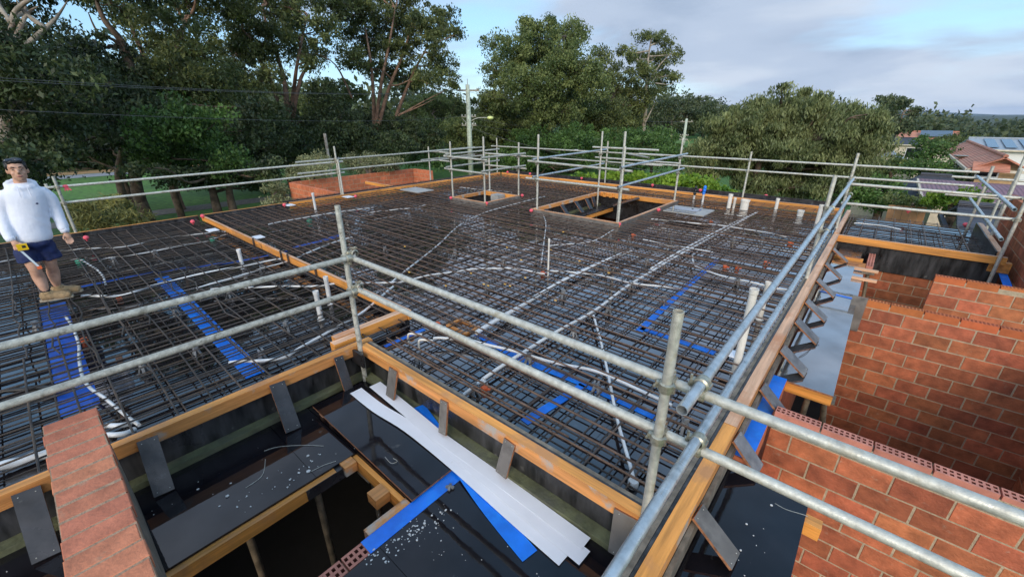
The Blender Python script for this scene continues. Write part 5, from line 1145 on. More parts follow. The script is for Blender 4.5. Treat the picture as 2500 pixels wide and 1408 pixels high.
tree('feathery_shrub', 'feathery yellow-flowered shrub right of the man', 14.3, [(200, 520, 40, 28), (250, 510, 45, 28), (300, 515, 45, 28), (270, 540, 70, 22), (330, 535, 25, 20)], [[(260, 570), (260, 530)]], 'leaf_grev', L=.085, Wd=.010, droop=.25, clump=.24, per=60, dens=1.1, cat='shrub')
tree('understorey_bush', 'shadowy thicket behind the bushy round tree', 36, [(250, 330, 110, 45), (350, 345, 90, 40), (520, 310, 90, 45), (150, 300, 90, 50), (600, 330, 70, 40), (260, 385, 60, 22), (560, 370, 70, 30)], [[(300, 430), (300, 350)]], 'leaf_dark', L=.15, Wd=.06, clump=.75, per=45, dens=.6, cat='bush', group=G2)
tree('understorey_bush', 'green thicket at the foot of the round-headed tree', 42, [(1240, 385, 70, 25), (1330, 395, 80, 20), (1140, 380, 60, 25), (1050, 385, 60, 20), (960, 385, 70, 22), (1450, 400, 70, 18)], [[(1240, 420), (1240, 380)]], 'leaf_garden', L=.14, Wd=.06, clump=.7, per=45, dens=.6, cat='bush', group=G2)
tree('understorey_bush', 'dark shrub belt on the lawn below the bushy tree', 23, [(420, 425, 60, 22), (500, 430, 60, 25), (590, 425, 60, 25), (660, 415, 50, 28), (540, 400, 70, 22), (620, 450, 50, 14)], [[(520, 470), (520, 430)]], 'leaf_dark', L=.08, Wd=.035, clump=.4, per=50, dens=.9, cat='bush', group=G2)
tree('eucalyptus_tree', 'dense dark gum filling the wood between the leaning limb and the bushy tree', 27, [(300, 300, 80, 45), (240, 350, 80, 35), (340, 360, 60, 40), (180, 370, 60, 30), (330, 230, 70, 45), (620, 260, 60, 45), (590, 320, 60, 40), (650, 340, 60, 35), (100, 330, 70, 40)], [[(290, 440), (300, 350), (310, 260)]], 'leaf_dark', 'bark_dark', L=.12, Wd=.042, clump=.6, per=50, tr=.2, dens=.7, group=G1)
# the wood goes on to the left of the picture: unseen copies of its trees, added to darken the deck reflections
def copy_tree(src, x, y, rz, sc, label):
    r = src.copy(); COL.objects.link(r); r.location = (x, y, gz(x, y)-.05); r.rotation_euler = (0, 0, rz); r.scale = (sc, sc, sc); r['label'] = label
    for ch in list(src.children): c_ = ch.copy(); COL.objects.link(c_); c_.parent = r
woods = [o for o in list(COL.objects) if o.get('group') == G1 and o.parent is None and not o.name.startswith('bushy')]
for k, (x, y, rz, sc) in enumerate(((-21, -9, 1.0, 1.0), (-27, -15, 2.2, 1.0), (-18, -17, 3.3, 1.05), (-24, -24, 4.1, 1.0), (-13, -25, 5.0, 1.0))):
    copy_tree(woods[(k+1) % len(woods)], x, y, rz, sc, 'eucalypt continuing the wood beyond the left edge of the picture, %s' % ('nearest', 'second', 'third', 'fourth', 'fifth')[k])
# distant woodland: reads as one mass
def woodland(label, x_a, x_b, d0, d1, n, h, leaf, L):
    g = WD((x_a+x_b)/2, 300, (d0+d1)/2); t = thing('woodland', (g.x, g.y, gz(g.x, g.y)-.5), label, 'woodland'); t['kind'] = 'stuff'
    cl = []
    for _ in range(n):
        px = RNG.uniform(x_a, x_b); D = d0*(d1/d0)**RNG.uniform(); q = WD(px, 300, D); z0 = gz(q.x, q.y); hh = h*RNG.uniform(.55, 1.1)*(1+.25*math.sin(px*.02)+.2*math.sin(px*.051+1))
        R_ = hh*.42
        for _ in range(9):
            u = RNG.normal(size=3); u /= np.linalg.norm(u); cl.append((q.x+u[0]*R_, q.y+u[1]*R_, z0+hh*.55+u[2]*hh*.42, R_*.5))
    cl = np.array(cl); idx = np.repeat(np.arange(len(cl)), 26); m_ = len(idx); off = RNG.normal(size=(m_, 3)); off /= np.linalg.norm(off, axis=1)[:, None]
    C = cl[idx, :3]+off*(cl[idx, 3]*RNG.uniform(.4, 1.1, m_))[:, None]
    C[:, 2] = np.maximum(C[:, 2], gz(g.x, g.y)-4)
    tv = RNG.normal(.45, .22, len(cl))[idx]+RNG.normal(0, .12, m_)
    o = leaf_mesh('foliage', C, L, L*.5, .2, tv, leaf, t); o['kind'] = 'stuff'; NLEAF[0] += m_
woodland('distant green woodland stretching to the horizon behind the houses', 1500, 2900, 120, 700, 900, 9.0, 'leaf_far', .6)
woodland('far wood behind the eucalypts on the left', -250, 1500, 62, 120, 300, 9.0, 'leaf_dark', .55)

# far hills
mat('hill_green', (.055, .075, .05), .95, vary=.15, scale=.002)
m = MB(); nh = 60
for i in range(nh):
    a = math.radians(-70+110*i/(nh-1)); D = 9000; x_, y_ = math.sin(a)*D, math.cos(a)*D; hgt = 30+26*math.sin(i*.41)+14*math.sin(i*1.13+2)
    m.v += [(x_*.93, y_*.93, -40), (x_, y_, hgt), (x_*1.25, y_*1.25, hgt*.8)]
for i in range(nh-1): m.f += [(3*i, 3*i+3, 3*i+4, 3*i+1), (3*i+1, 3*i+4, 3*i+5, 3*i+2)]; m.m += [0, 0]
struct(m.build('hills', 'hill_green', smooth=True))

# ------------------------------------------------------------ poles and wires
mat('pole_green', (.47, .52, .42), .8, vary=.2, scale=5); mat('pole_wood', (.30, .27, .22), .85, vary=.25, scale=6); mat('lamp_glass', (.75, .80, .30), .3)
mat('wire', (.10, .10, .10), .6)
def power_pole(px, D, ytop, label, sc=1.0, lamp=1):
    B = WD(px, 350, D); zt = WD(px, ytop, D).z; gzz = gz(B.x, B.y); t = thing('power_pole', (B.x, B.y, gzz), label, 'pole', 'power poles along the street')
    view = Vector((B.x, B.y, 0)).normalized(); sd = Vector((view.y, -view.x, 0))
    MB().tube([(B.x, B.y, gzz), (B.x, B.y, (gzz+zt)/2), (B.x, B.y, zt)], [.25, .22, .17], 10).build('mast', 'pole_green', t, smooth=True)
    c = Vector((B.x, B.y, zt-.45)); MB().beam(c-sd*.9, c+sd*1.0, .10, .14).build('cross_arm', 'pole_wood', t)
    for s_ in (-.62, .1, .8):
        q = c+sd*s_; MB().lathe((q.x, q.y, q.z+.06), [(.03, 0), (.06, .05), (.05, .13), (.02, .16)], 8).build('insulator', 'galv', t)
    MB().tube([(B.x, B.y, zt), (B.x, B.y, zt+.45)], .025, 6).build('top_pin', 'pole_wood', t)
    for dz in (2.55, 3.25):
        c2 = Vector((B.x, B.y, zt-dz)); MB().beam(c2-sd*.65, c2+sd*.65, .07, .08).build('cross_arm', 'pole_wood', t)
        for s_ in (-.58, -.3, .3, .55): q = c2+sd*s_; MB().lathe((q.x, q.y, q.z+.04), [(.03, 0), (.07, .04), (.06, .12), (.02, .16)], 8).build('insulator', 'galv', t)
    MB().tube([(B.x, B.y, zt-4.4), tuple(Vector((B.x, B.y, zt-2.9))+sd*.45*1)], .03, 6).build('brace', 'galv_dull', t)
    MB().tube([(B.x, B.y, zt-3.3), tuple(Vector((B.x, B.y, zt-2.7))-sd*.55)], .03, 6).build('brace', 'galv_dull', t)
    if lamp:
        q = Vector((B.x, B.y, zt-3.0)); e = q+sd*1.9*lamp+Vector((0, 0, .35))
        a = MB().tube(smooth_path([q, q+sd*.8*lamp+Vector((0, 0, .35)), e], 5), .03, 6).build('lamp_arm', 'galv', t, smooth=True)
        h = MB(); h.ball(e, .30, .30, .16, 10, 6); h.build('lamp_head', 'lamp_glass', t, smooth=True)
    return Vector((B.x, B.y, zt)), sd
pA, sA = power_pole(1147, 40, 207, 'greenish power pole with street lamp between the two big trees')
pB, sB = power_pole(1668, 78, 290, 'far power pole with street lamp left of the pepper tree', lamp=-1)
def wire(p, q, sag, label, r=.012):
    P = [Vector(p).lerp(Vector(q), i/24)-Vector((0, 0, sag*4*(i/24)*(1-i/24))) for i in range(25)]
    tag(MB().tube(P, r, 4).build('power_line', 'wire'), label, 'cable', 'overhead power lines')
for k, (da, off) in enumerate((('top pair, nearer', (-.62, -.4)), ('top pair, farther', (.8, -.4)), ('low line', (-.5, -2.5)), ('lowest line', (.5, -3.2)))):
    wire(pA+sA*off[0]+Vector((0, 0, off[1])), pB+sB*off[0]+Vector((0, 0, off[1])), .9, 'overhead line from the near pole to the far pole, %s' % da, .014)
for k, (y0_, off, lab) in enumerate(((183, (-.62, -.4), 'upper overhead line crossing the dark wood on the left'), (190, (.1, -.4), 'second overhead line crossing the dark wood on the left'), (262, (-.58, -2.5), 'lower overhead line crossing the dark wood on the left'))):
    e = WD(-120, y0_, 17); wire(e, pA+sA*off[0]+Vector((0, 0, off[1])), .35, lab, .010)
# service cables from the near pole down to the right
e = WD(2600, 318, 60); wire(pA+Vector((0, 0, -3.4)), WD(1760, 440, 26), .5, 'twin service cable dropping behind the far guardrail', .016)
# ------------------------------------------------------------ houses on the right
mat('tile_red', (.52, .21, .13), .75, vary=.18, scale=2, second=(.46, .22, .14), sec_scale=1.2); mat('roof_maroon', (.22, .085, .10), .5, vary=.12, scale=1.5)
mat('roof_dark', (.050, .052, .065), .6, vary=.2, scale=2); mat('roof_grey', (.32, .35, .38), .5, vary=.1); mat('brick_tan', (.50, .33, .17), .85, vary=.14, scale=5, second=(.42, .25, .12), sec_scale=1.2)
mat('render_cream', (.60, .52, .40), .85, vary=.08); mat('white_paint', (.75, .75, .73), .6, vary=.04); mat('glass_dark', (.015, .018, .02), .08); mat('solar', (.10, .135, .18), .2); mat('brick_white', (.66, .62, .56), .85, vary=.1)
def bump_rows(material, axis, scale, strength=.5):
    m = MATS[material]; t = m.node_tree; p = [n for n in t.nodes if n.type == 'BSDF_PRINCIPLED'][0]; c = N(t, 'ShaderNodeTexCoord')
    w = N(t, 'ShaderNodeTexWave', bands_direction=axis); w.inputs['Scale'].default_value = scale; w.inputs['Distortion'].default_value = .2; t.links.new(c.outputs['Object'], w.inputs['Vector'])
    b = N(t, 'ShaderNodeBump'); b.inputs['Strength'].default_value = strength; b.inputs['Distance'].default_value = .06; t.links.new(w.outputs[0], b.inputs['Height']); t.links.new(b.outputs[0], p.inputs['Normal'])
bump_rows('tile_red', 'Z', 5.5); bump_rows('roof_maroon', 'X', 2.2, .6); bump_rows('roof_dark', 'Z', 6)
def house(label, x0, x1, y0, y1, ze, zr, wall, roof, ridge='y', hip=0.0, over=.45, wins=(), name='house', fascia='render_cream', zg=None):
    """box with a pitched roof; wins: (face, u0, u1, z0, z1) with face 'f' (front, -y) or 'l' (left, -x)"""
    g = min(gz(x0, y0), gz(x1, y1), gz(x0, y1), gz(x1, y0))-.2 if zg is None else zg
    t = thing(name, ((x0+x1)/2, (y0+y1)/2, g), label, 'house', 'houses down the slope')
    w = MB(); w.box(x0, x1, y0, y1, g, ze)
    xm, ym = (x0+x1)/2, (y0+y1)/2
    if not hip:
        if ridge == 'y': w.add([(x0, y0, ze), (x1, y0, ze), (xm, y0, zr), (x0, y1, ze), (x1, y1, ze), (xm, y1, zr)], [(0, 1, 2), (5, 4, 3)])
        else: w.add([(x0, y0, ze), (x0, y1, ze), (x0, ym, zr), (x1, y0, ze), (x1, y1, ze), (x1, ym, zr)], [(2, 1, 0), (3, 4, 5)])
    w.build('wall', wall, t)
    r = MB(); e = over; th = .08
    slope = (zr-ze)/((x1-x0)/2 if ridge == 'y' else (y1-y0)/2); dz = e*slope
    if ridge == 'y':
        h = hip; A = [(x0-e, y0-e, ze-dz), (x1+e, y0-e, ze-dz), (x1+e, y1+e, ze-dz), (x0-e, y1+e, ze-dz)]; R_ = [(xm, y0-e+h, zr), (xm, y1+e-h, zr)]
        F = [(0, 4, 5, 3), (1, 2, 5, 4)]+([(0, 1, 4), (2, 3, 5)] if h else [])
    else:
        h = hip; A = [(x0-e, y0-e, ze-dz), (x1+e, y0-e, ze-dz), (x1+e, y1+e, ze-dz), (x0-e, y1+e, ze-dz)]; R_ = [(x0-e+h, ym, zr), (x1+e-h, ym, zr)]
        F = [(0, 1, 5, 4), (2, 3, 4, 5)]+([(1, 2, 5), (3, 0, 4)] if h else [])
    V_ = [Vector(v)+Vector((0, 0, .10)) for v in A+R_]; n = len(V_)
    r.add(V_, F); r.add([v-Vector((0, 0, th)) for v in V_], [f[::-1] for f in F])
    edge = [(0, 1), (1, 2), (2, 3), (3, 0)] if hip else ([(0, 4), (4, 1), (1, 2), (2, 5), (5, 3), (3, 0)] if ridge == 'y' else [(0, 1), (1, 5), (5, 2), (2, 3), (3, 4), (4, 0)])
    b = len(r.v)-2*n
    for i, j in edge: r.f.append((b+i, b+j, b+n+j, b+n+i)); r.m.append(0)
    ro = r.build('roof', roof, t)
    cap = MB(); cap.tube([V_[4]+Vector((0, 0, .03)), V_[5]+Vector((0, 0, .03))], .10, 6); cap.build('ridge_cap', roof, ro)
    gut = MB(); gut.beam(V_[0]-Vector((0, .03, .06)), V_[1]-Vector((0, .03, .06)), .1, .12); gut.build('gutter', fascia, t)
    gut = MB(); gut.beam(V_[0]-Vector((.03, 0, .06)), V_[3]-Vector((.03, 0, .06)), .1, .12); gut.build('gutter', fascia, t)
    for (f, u0, u1, z0, z1) in wins:
        if f == 'f': fr = MB().box(u0-.07, u1+.07, y0-.05, y0+.02, z0-.07, z1+.07).build('window', 'white_paint', t); MB().box(u0, u1, y0-.06, y0-.052, z0, z1).build('pane', 'glass_dark', fr)
        else: fr = MB().box(x0-.05, x0+.02, u0-.07, u1+.07, z0-.07, z1+.07).build('window', 'white_paint', t); MB().box(x0-.06, x0-.052, u0, u1, z0, z1).build('pane', 'glass_dark', fr)
    return t
# red tiled house
C = WD(2393, 404, 33); Bk = WX(2322, 374, C.x); Rp = WY(2450, 387, C.y)
wA = WY(2388, 418, C.y-.1); wB = WY(2432, 432, C.y-.1)
hx = C.x+2*(Rp.x-C.x)
hA = house('two-storey tan brick house with red tiled roof and window awning', C.x, hx, C.y, Bk.y, C.z, Rp.z, 'brick_tan', 'tile_red', 'y', wins=[('f', wA.x, wB.x, wB.z, wA.z)]+[('l', Bk.y-(i+.55)*(Bk.y-C.y)/4-.5, Bk.y-(i+.55)*(Bk.y-C.y)/4+.5, C.z-1.5, C.z-.4) for i in range(4)])
m = MB(); m.add([(wA.x-.3, C.y-.06, wA.z+.45), (wB.x+.3, C.y-.06, wA.z+.45), (wB.x+.3, C.y-.8, wA.z+.1), (wA.x-.3, C.y-.8, wA.z+.1), (wA.x-.3, C.y-.06, wA.z+.40), (wB.x+.3, C.y-.06, wA.z+.40), (wB.x+.3, C.y-.8, wA.z+.05), (wA.x-.3, C.y-.8, wA.z+.05)], [(3, 2, 1, 0), (4, 5, 6, 7), (2, 3, 7, 6), (0, 3, 7, 4), (1, 2, 6, 5)]); m.build('awning', 'tile_red', hA)
q = WX(2345, 388, C.x-.3); m = MB(); m.lathe((q.x, q.y, q.z), [(.02, 0), (.38, .18), (.40, .2)], 12); m.tube([(q.x, q.y, q.z-.8), (q.x, q.y, q.z)], .03, 6); m.build('satellite_dish', 'galv_dull', hA)
# house with the long right-hand annex (white, striped roof)
E0 = WD(2385, 362, 52); house('white house with striped solar roof behind the red tiled one', E0.x, E0.x+14, E0.y, E0.y+9, E0.z-.1, WD(2440, 343, 56).z, 'white_paint', 'roof_grey', 'x', over=.3)
for i in range(7):
    u = E0.x+.6+i*1.0; yy0, yy1 = E0.y+.1, E0.y+4.1; zr_ = WD(2440, 343, 56).z; z0_ = E0.z-.1
    m = MB(); m.add([(u, yy0, z0_+.22), (u+.62, yy0, z0_+.22), (u+.62, yy1, zr_+.12), (u, yy1, zr_+.12), (u, yy0, z0_+.18), (u+.62, yy0, z0_+.18), (u+.62, yy1, zr_+.08), (u, yy1, zr_+.08)], [(0, 1, 2, 3), (7, 6, 5, 4), (0, 4, 5, 1), (1, 5, 6, 2), (2, 6, 7, 3), (3, 7, 4, 0)])
    tag(m.build('solar_panel', 'solar'), 'solar panel number %s from the left on the striped roof' % ('one', 'two', 'three', 'four', 'five', 'six', 'seven')[i], 'solar panel', 'panels on the striped roof')
# far pale houses
B0 = WD(2150, 352, 80); B1 = WD(2238, 352, 80)
house('far cream house with dark roof behind the pepper tree edge', B0.x, B1.x, B0.y, B0.y+7, B0.z, WD(2190, 339, 83).z, 'render_cream', 'roof_dark', 'x', over=.3, wins=[('f', B0.x+2.9, B0.x+4.6, B0.z-2.6, B0.z-.4), ('f', B0.x+.5, B0.x+1.8, B0.z-3.0, B0.z-1.3)])
B2 = WD(2195, 343, 95); B3 = WD(2335, 343, 95)
house('farthest cream house with long red roof', B2.x, B3.x, B2.y, B2.y+8, B2.z+.15, WD(2250, 323, 99).z, 'render_cream', 'tile_red', 'x', over=.3)
zz0 = B2.z+.3; tag(MB().add([(B2.x+2.3, B2.y+.6, B2.z+.75), (B2.x+6.0, B2.y+.6, B2.z+.75), (B2.x+6.0, B2.y+2.6, B2.z+1.5), (B2.x+2.3, B2.y+2.6, B2.z+1.5), (B2.x+2.3, B2.y+.6, B2.z+.65), (B2.x+6.0, B2.y+.6, B2.z+.65), (B2.x+6.0, B2.y+2.6, B2.z+1.4), (B2.x+2.3, B2.y+2.6, B2.z+1.4)], [(0, 1, 2, 3), (7, 6, 5, 4), (0, 4, 5, 1), (1, 5, 6, 2), (2, 6, 7, 3), (3, 7, 4, 0)]).build('solar_panel', 'solar'), 'blue solar array on the farthest red roof', 'solar panel')
# maroon roofed house and dark roofed neighbours
c0 = WD(2240, 474, 23.5); c1 = WD(2335, 438, 27)
house('low house with maroon metal roof behind the slab wing', c0.x+.6, c0.x+13, c0.y+.4, 2*c1.y-c0.y-.4, c0.z-.15, c1.z-.25, 'render_cream', 'roof_maroon', 'x', hip=3.2, over=.4)
d0 = WD(2350, 520, 15.5)
d1 = WD(2338, 500, 16.2); house('near neighbour with dark ribbed roof at the far right', d1.x+.3, d1.x+9, 13.9, 2*d1.y-13.9, -.62, d1.z-.1, 'render_cream', 'roof_dark', 'x', over=.3, fascia='roof_dark')
s0 = WD(2197, 472, 30); house('small outbuilding with dark twin roofs', s0.x, s0.x+2.4, s0.y, s0.y+3, s0.z, s0.z+.75, 'brick_white', 'roof_dark', 'x', hip=.9, over=.3)
s1 = WD(2108, 402, 50); house('grey metal shed roof beside the pepper tree', s1.x, s1.x+3.4, s1.y, s1.y+4, s1.z, s1.z+.9, 'render_cream', 'roof_grey', 'y', over=.2)
# garden walls and fences
mat('fence_orange', (.48, .24, .11), .85, vary=.15, scale=3)
def fence(label, p, q, h, material, n, name='fence', th=.04):
    p, q = Vector(p), Vector(q); t = thing(name, p.lerp(q, .5), label, 'fence', 'garden fences down the slope')
    for i in range(n):
        a, b = p.lerp(q, (i+.02)/n), p.lerp(q, (i+.98)/n); m = MB(); m.beam(a+Vector((0, 0, h/2)), b+Vector((0, 0, h/2)), th, h); m.build('panel', material, t)
f0, f1 = WD(2168, 516, 22), WD(2262, 522, 22)
fence('orange-brown timber fence behind the slab wing', (f0.x, f0.y, f0.z-1.2), (f1.x, f1.y, f1.z-1.2), 1.45, 'fence_orange', 5)
f0, f1 = WD(2150, 392, 60), WD(2240, 392, 60); fence('low pale garden wall below the far cream house', (f0.x, f0.y, f0.z-.6), (f1.x, f1.y, f1.z-.6), .9, 'brick_white', 3, th=.15)
f0, f1 = WD(1330, 412, 30), WD(1500, 418, 30); fence('dark wire fence line beyond the far guardrail', (f0.x, f0.y, f0.z-1.2), (f1.x, f1.y, f1.z-1.2), 1.5, 'wire', 1, th=.01) if False else None
# thin timber stake by the road
q = W(150, 427, GZ); m = MB(); m.tube([(q.x, q.y, GZ), (q.x-.1, q.y-.35, GZ+1.5)], .05, 6); tag(m.build('leaning_stake', 'bark_dark'), 'thin dark leaning trunk beside the road', 'stake')
q = WD(798, 360, 30); tag(MB().tube([(q.x, q.y, gz(q.x, q.y)), (q.x, q.y, WD(798, 326, 30).z)], .09, 8).build('bare_trunk', 'bark_pale', smooth=True), 'pale bare dead trunk standing among the bushes', 'trunk')
# ------------------------------------------------------------ the man
mat('skin', (.56, .32, .215), .55, vary=.10, scale=14, second=(.50, .25, .17), sec_scale=7, sec_lo=.55, sec_hi=.75); mat('hair', (.010, .008, .007), .45, vary=.3, scale=60)
mat('hoodie_white', (.74, .76, .84), .9, vary=.03, scale=8, sheen=.3, bump=.6, bscale=7); mat('shorts_navy', (.012, .022, .085), .8, vary=.2, scale=12, bump=.4, bscale=14)
mat('boot_tan', (.36, .24, .12), .85, vary=.22, scale=18, second=(.22, .14, .07), sec_scale=9, bump=.4, bscale=40); mat('boot_sole', (.30, .25, .18), .8); mat('sock', (.012, .012, .014), .9)
mat('tape_yellow', (.80, .50, .01), .35); mat('lip', (.36, .13, .11), .5); mat('eye_white', (.38, .36, .34), .3); mat('shade_lens', (.05, .06, .08), .08, metal=.4); mat('steel_tape', (.62, .62, .58), .3, metal=.5)
def fused(name, m, material, parent, voxel, smooth_it=4, disp=None):
    """fuse overlapping rounded pieces into one continuous skin"""
    o = m.build('tmp', material, parent, smooth=True)
    r = o.modifiers.new('r', 'REMESH'); r.mode = 'VOXEL'; r.voxel_size = voxel; r.use_smooth_shade = True
    s_ = o.modifiers.new('s', 'SMOOTH'); s_.iterations = smooth_it; s_.factor = .5
    dg = bpy.context.evaluated_depsgraph_get(); me = bpy.data.meshes.new_from_object(o.evaluated_get(dg)); me.name = name
    if not me.materials: me.materials.append(MATS[material])
    if disp:
        for v in me.vertices:
            w = v.co; v.co = w+v.normal*disp(w)
    p = bpy.data.objects.new(name, me); COL.objects.link(p); p.parent = parent
    old = o.data; bpy.data.objects.remove(o); bpy.data.meshes.remove(old); return p
PX, PY, PZ = -7.51, -.10, .143
man = thing('person', (PX, PY, PZ), 'man in white hoodie and navy shorts holding a tape measure on the mats', 'person')
b = MB()
hc = Vector((PX+.05, .03, 1.705))
b.ball(hc+Vector((-.012, 0, .018)), .098, .078, .104, 20, 14); b.ball(hc+Vector((.022, 0, -.055)), .066, .062, .066, 16, 10); b.ball(hc+Vector((.045, 0, -.092)), .034, .036, .026, 12, 8)
b.tube([hc+Vector((.070, 0, .022)), hc+Vector((.103, 0, -.022)), hc+Vector((.084, 0, -.032))], [.010, .017, .012], 8)
for s_ in (-1, 1):
    b.ball(hc+Vector((-.012, s_*.079, -.012)), .022, .012, .032, 8, 6); b.ball(hc+Vector((.05, s_*.038, -.03)), .03, .026, .026, 8, 6); b.ball(hc+Vector((.07, s_*.032, .032)), .022, .03, .010, 8, 6)
b.tube([hc+Vector((-.02, 0, -.05)), (PX, .015, 1.58), (PX-.01, .005, 1.48)], [.056, .054, .055], 14)
b.tube([(PX, .0, 1.50), (PX, -.02, 1.25), (PX, -.08, .95), (PX, -.10, .86)], [.085, .085, .085, .095], 14)
for pts, rr in (([(PX-.01, -.15, 1.47), (PX+.0, -.255, 1.23), (PX+.10, -.25, .975), (PX+.13, -.235, .93)], [.026, .026, .026, .026]), ([(PX-.01, .17, 1.47), (PX-.02, .205, 1.21), (PX+.04, .20, .975), (PX+.05, .20, .93)], [.026, .026, .026, .026])): b.tube(pts, rr, 12)
kr, kl = Vector((PX+.05, -.175, .575)), Vector((PX-.05, -.03, .575))
ar, al = Vector((PX+.01, -.17, .25)), Vector((PX-.16, -.065, .25))
for hip, kn, an in (((PX, -.17, .86), kr, ar), ((PX-.01, -.025, .86), kl, al)):
    b.tube(smooth_path([hip, Vector(hip).lerp(kn, .5)+Vector((.012, 0, 0)), kn+Vector((.006, 0, 0)), kn.lerp(an, .35)+Vector((-.028, 0, 0)), kn.lerp(an, .75), an], 4), [.07, .07, .07, .07, .07, .068, .065, .061, .056, .055, .056, .058, .060, .059, .056, .051, .046, .042, .039, .037, .036][:21], 14)
    b.tube([an, an+Vector((.015, .03, -.07))], [.036, .04], 10)
# his right hand closes round the tape, his left hangs relaxed
hr = Vector((PX+.145, -.225, .905)); hl = Vector((PX+.055, .205, .90))
b.ball(hr, .022, .036, .045, 10, 8); b.ball(hl, .024, .034, .046, 10, 8)
for k in range(4):
    y = -.030+.020*k; L = (.95, 1.08, 1.0, .82)[k]
    b.tube([hr+Vector((.0, y, -.028)), hr+Vector((.026, y+.004, -.058*L)), hr+Vector((.050, y+.008, -.052*L)), hr+Vector((.052, y+.008, -.030))], [.0098, .0092, .0085, .0075], 7)
    b.tube([hl+Vector((.004, y, -.03)), hl+Vector((.012, y+.002, -.070*L)), hl+Vector((.030, y+.003, -.096*L))], [.0098, .009, .0075], 7)
b.tube([hr+Vector((.004, .03, .012)), hr+Vector((.03, .048, -.010)), hr+Vector((.052, .040, -.024))], [.012, .010, .008], 7)
b.tube([hl+Vector((.006, -.030, .014)), hl+Vector((.028, -.044, -.014)), hl+Vector((.036, -.040, -.040))], [.012, .010, .008], 7)
body = fused('body', b, 'skin', man, .0075, 3)
for s_ in (-1, 1):
    e = MB(); e.ball(hc+Vector((.079, s_*.032, .010)), .009, .013, .0048, 10, 6); eo = e.build('eye', 'eye_white', man, smooth=True)
    e = MB(); e.ball(hc+Vector((.086, s_*.032, .010)), .0035, .006, .0048, 8, 5); e.build('iris', 'hair', eo, smooth=True)
    e = MB(); e.tube([hc+Vector((.088, s_*.014, .033)), hc+Vector((.087, s_*.034, .039)), hc+Vector((.070, s_*.056, .031))], [.0055, .006, .003], 6); e.build('eyebrow', 'hair', man, smooth=True)
e = MB(); e.tube([hc+Vector((.072, -.03, -.056)), hc+Vector((.0875, -.012, -.062)), hc+Vector((.0875, .012, -.062)), hc+Vector((.072, .03, -.056))], [.003, .0065, .0065, .003], 6); e.build('mouth', 'lip', man, smooth=True)
h = MB(); h.ball(hc+Vector((-.024, 0, .036)), .099, .083, .091, 18, 12); h.ball(hc+Vector((-.045, 0, .0)), .075, .083, .075, 14, 10); h.ball(hc+Vector((.028, 0, .092)), .052, .066, .026, 12, 8); h.ball(hc+Vector((-.02, .01, .108)), .066, .06, .026, 12, 8)
for s_ in (-1, 1): h.ball(hc+Vector((.012, s_*.076, .04)), .03, .012, .045, 8, 6)
fused('hair', h, 'hair', man, .008, 2, lambda w: .0022*math.sin(w.y*130)*math.sin(w.z*110+w.x*60))
g = MB()
for s_ in (-1, 1): g.ball(hc+Vector((.052, s_*.038, .108)), .014, .036, .020, 10, 6, mi=0)
for s_ in (-1, 1): g.tube([hc+Vector((.045, s_*.072, .104)), hc+Vector((-.04, s_*.086, .05))], .004, 5, mi=0)
g.build('sunglasses', 'shade_lens', man, smooth=True)
w = MB()
rg = [(.885, -.085, .112, .150), (.90, -.085, .128, .168), (.935, -.082, .134, .176), (1.0, -.072, .132, .174), (1.1, -.05, .128, .168), (1.2, -.03, .126, .166), (1.3, -.012, .126, .168), (1.4, .003, .122, .176), (1.45, .006, .112, .178), (1.49, .009, .10, .160), (1.525, .010, .088, .122), (1.56, .012, .07, .08)]
nb_ = len(w.v); K = 28
for (z, cy_, rx_, ry_) in rg:
    for j in range(K):
        a_ = 2*math.pi*j/K; w.v.append((PX+rx_*math.cos(a_), cy_+ry_*math.sin(a_), z))
for i in range(len(rg)-1):
    for j in range(K): w.f.append((nb_+i*K+j, nb_+i*K+(j+1) % K, nb_+(i+1)*K+(j+1) % K, nb_+(i+1)*K+j)); w.m.append(0)
w.f.append(tuple(nb_+j for j in range(K))[::-1]); w.f.append(tuple(nb_+(len(rg)-1)*K+j for j in range(K))); w.m += [0, 0]
for arm in ([(PX-.01, -.115, 1.455), (PX-.015, -.185, 1.37), (PX-.01, -.218, 1.25), (PX+.02, -.240, 1.15), (PX+.065, -.25, 1.06), (PX+.105, -.25, .975)], [(PX-.01, .13, 1.455), (PX-.02, .19, 1.37), (PX-.025, .198, 1.25), (PX-.01, .200, 1.15), (PX+.015, .20, 1.06), (PX+.042, .20, .975)]):
    w.tube(smooth_path(arm, 3), [.070, .069, .068, .066, .064, .062, .060, .059, .058, .057, .056, .056, .055, .054, .052, .048], 14)
for k in range(15):                                     # the hood lies round the neck and down the back
    a = math.radians(-176+352*k/14); w.ball((PX-.02-.092*math.cos(a), .01+.105*math.sin(a), 1.538+.034*math.cos(a)), .040, .038, .036, 8, 6)
w.ball((PX-.13, .01, 1.47), .07, .12, .11, 12, 8)
def folds(q): return .0035*math.sin(q.z*31+q.y*30+2.5*math.sin(q.z*11+q.y*9))*(.25+.75*min(1, abs(q.z-1.12)*2.2))*(.4+.6*min(1, abs(q.y+.0)*5))
hd = fused('hoodie', w, 'hoodie_white', man, .011, 3, folds)
l_ = MB(); l_.ball((PX+.128, .07, 1.33), .006, .012, .010, 8, 5); l_.build('chest_logo', 'shorts_navy', hd)
for c_, r_ in (((PX+.107, -.25, .972), .043), ((PX+.043, .20, .972), .043)):
    k = MB(); k.tube([(c_[0]-.008, c_[1], c_[2]+.025), (c_[0]+.004, c_[1], c_[2]-.03)], [r_+.006, r_-.004], 12); k.build('cuff', 'hoodie_white', hd, smooth=True)
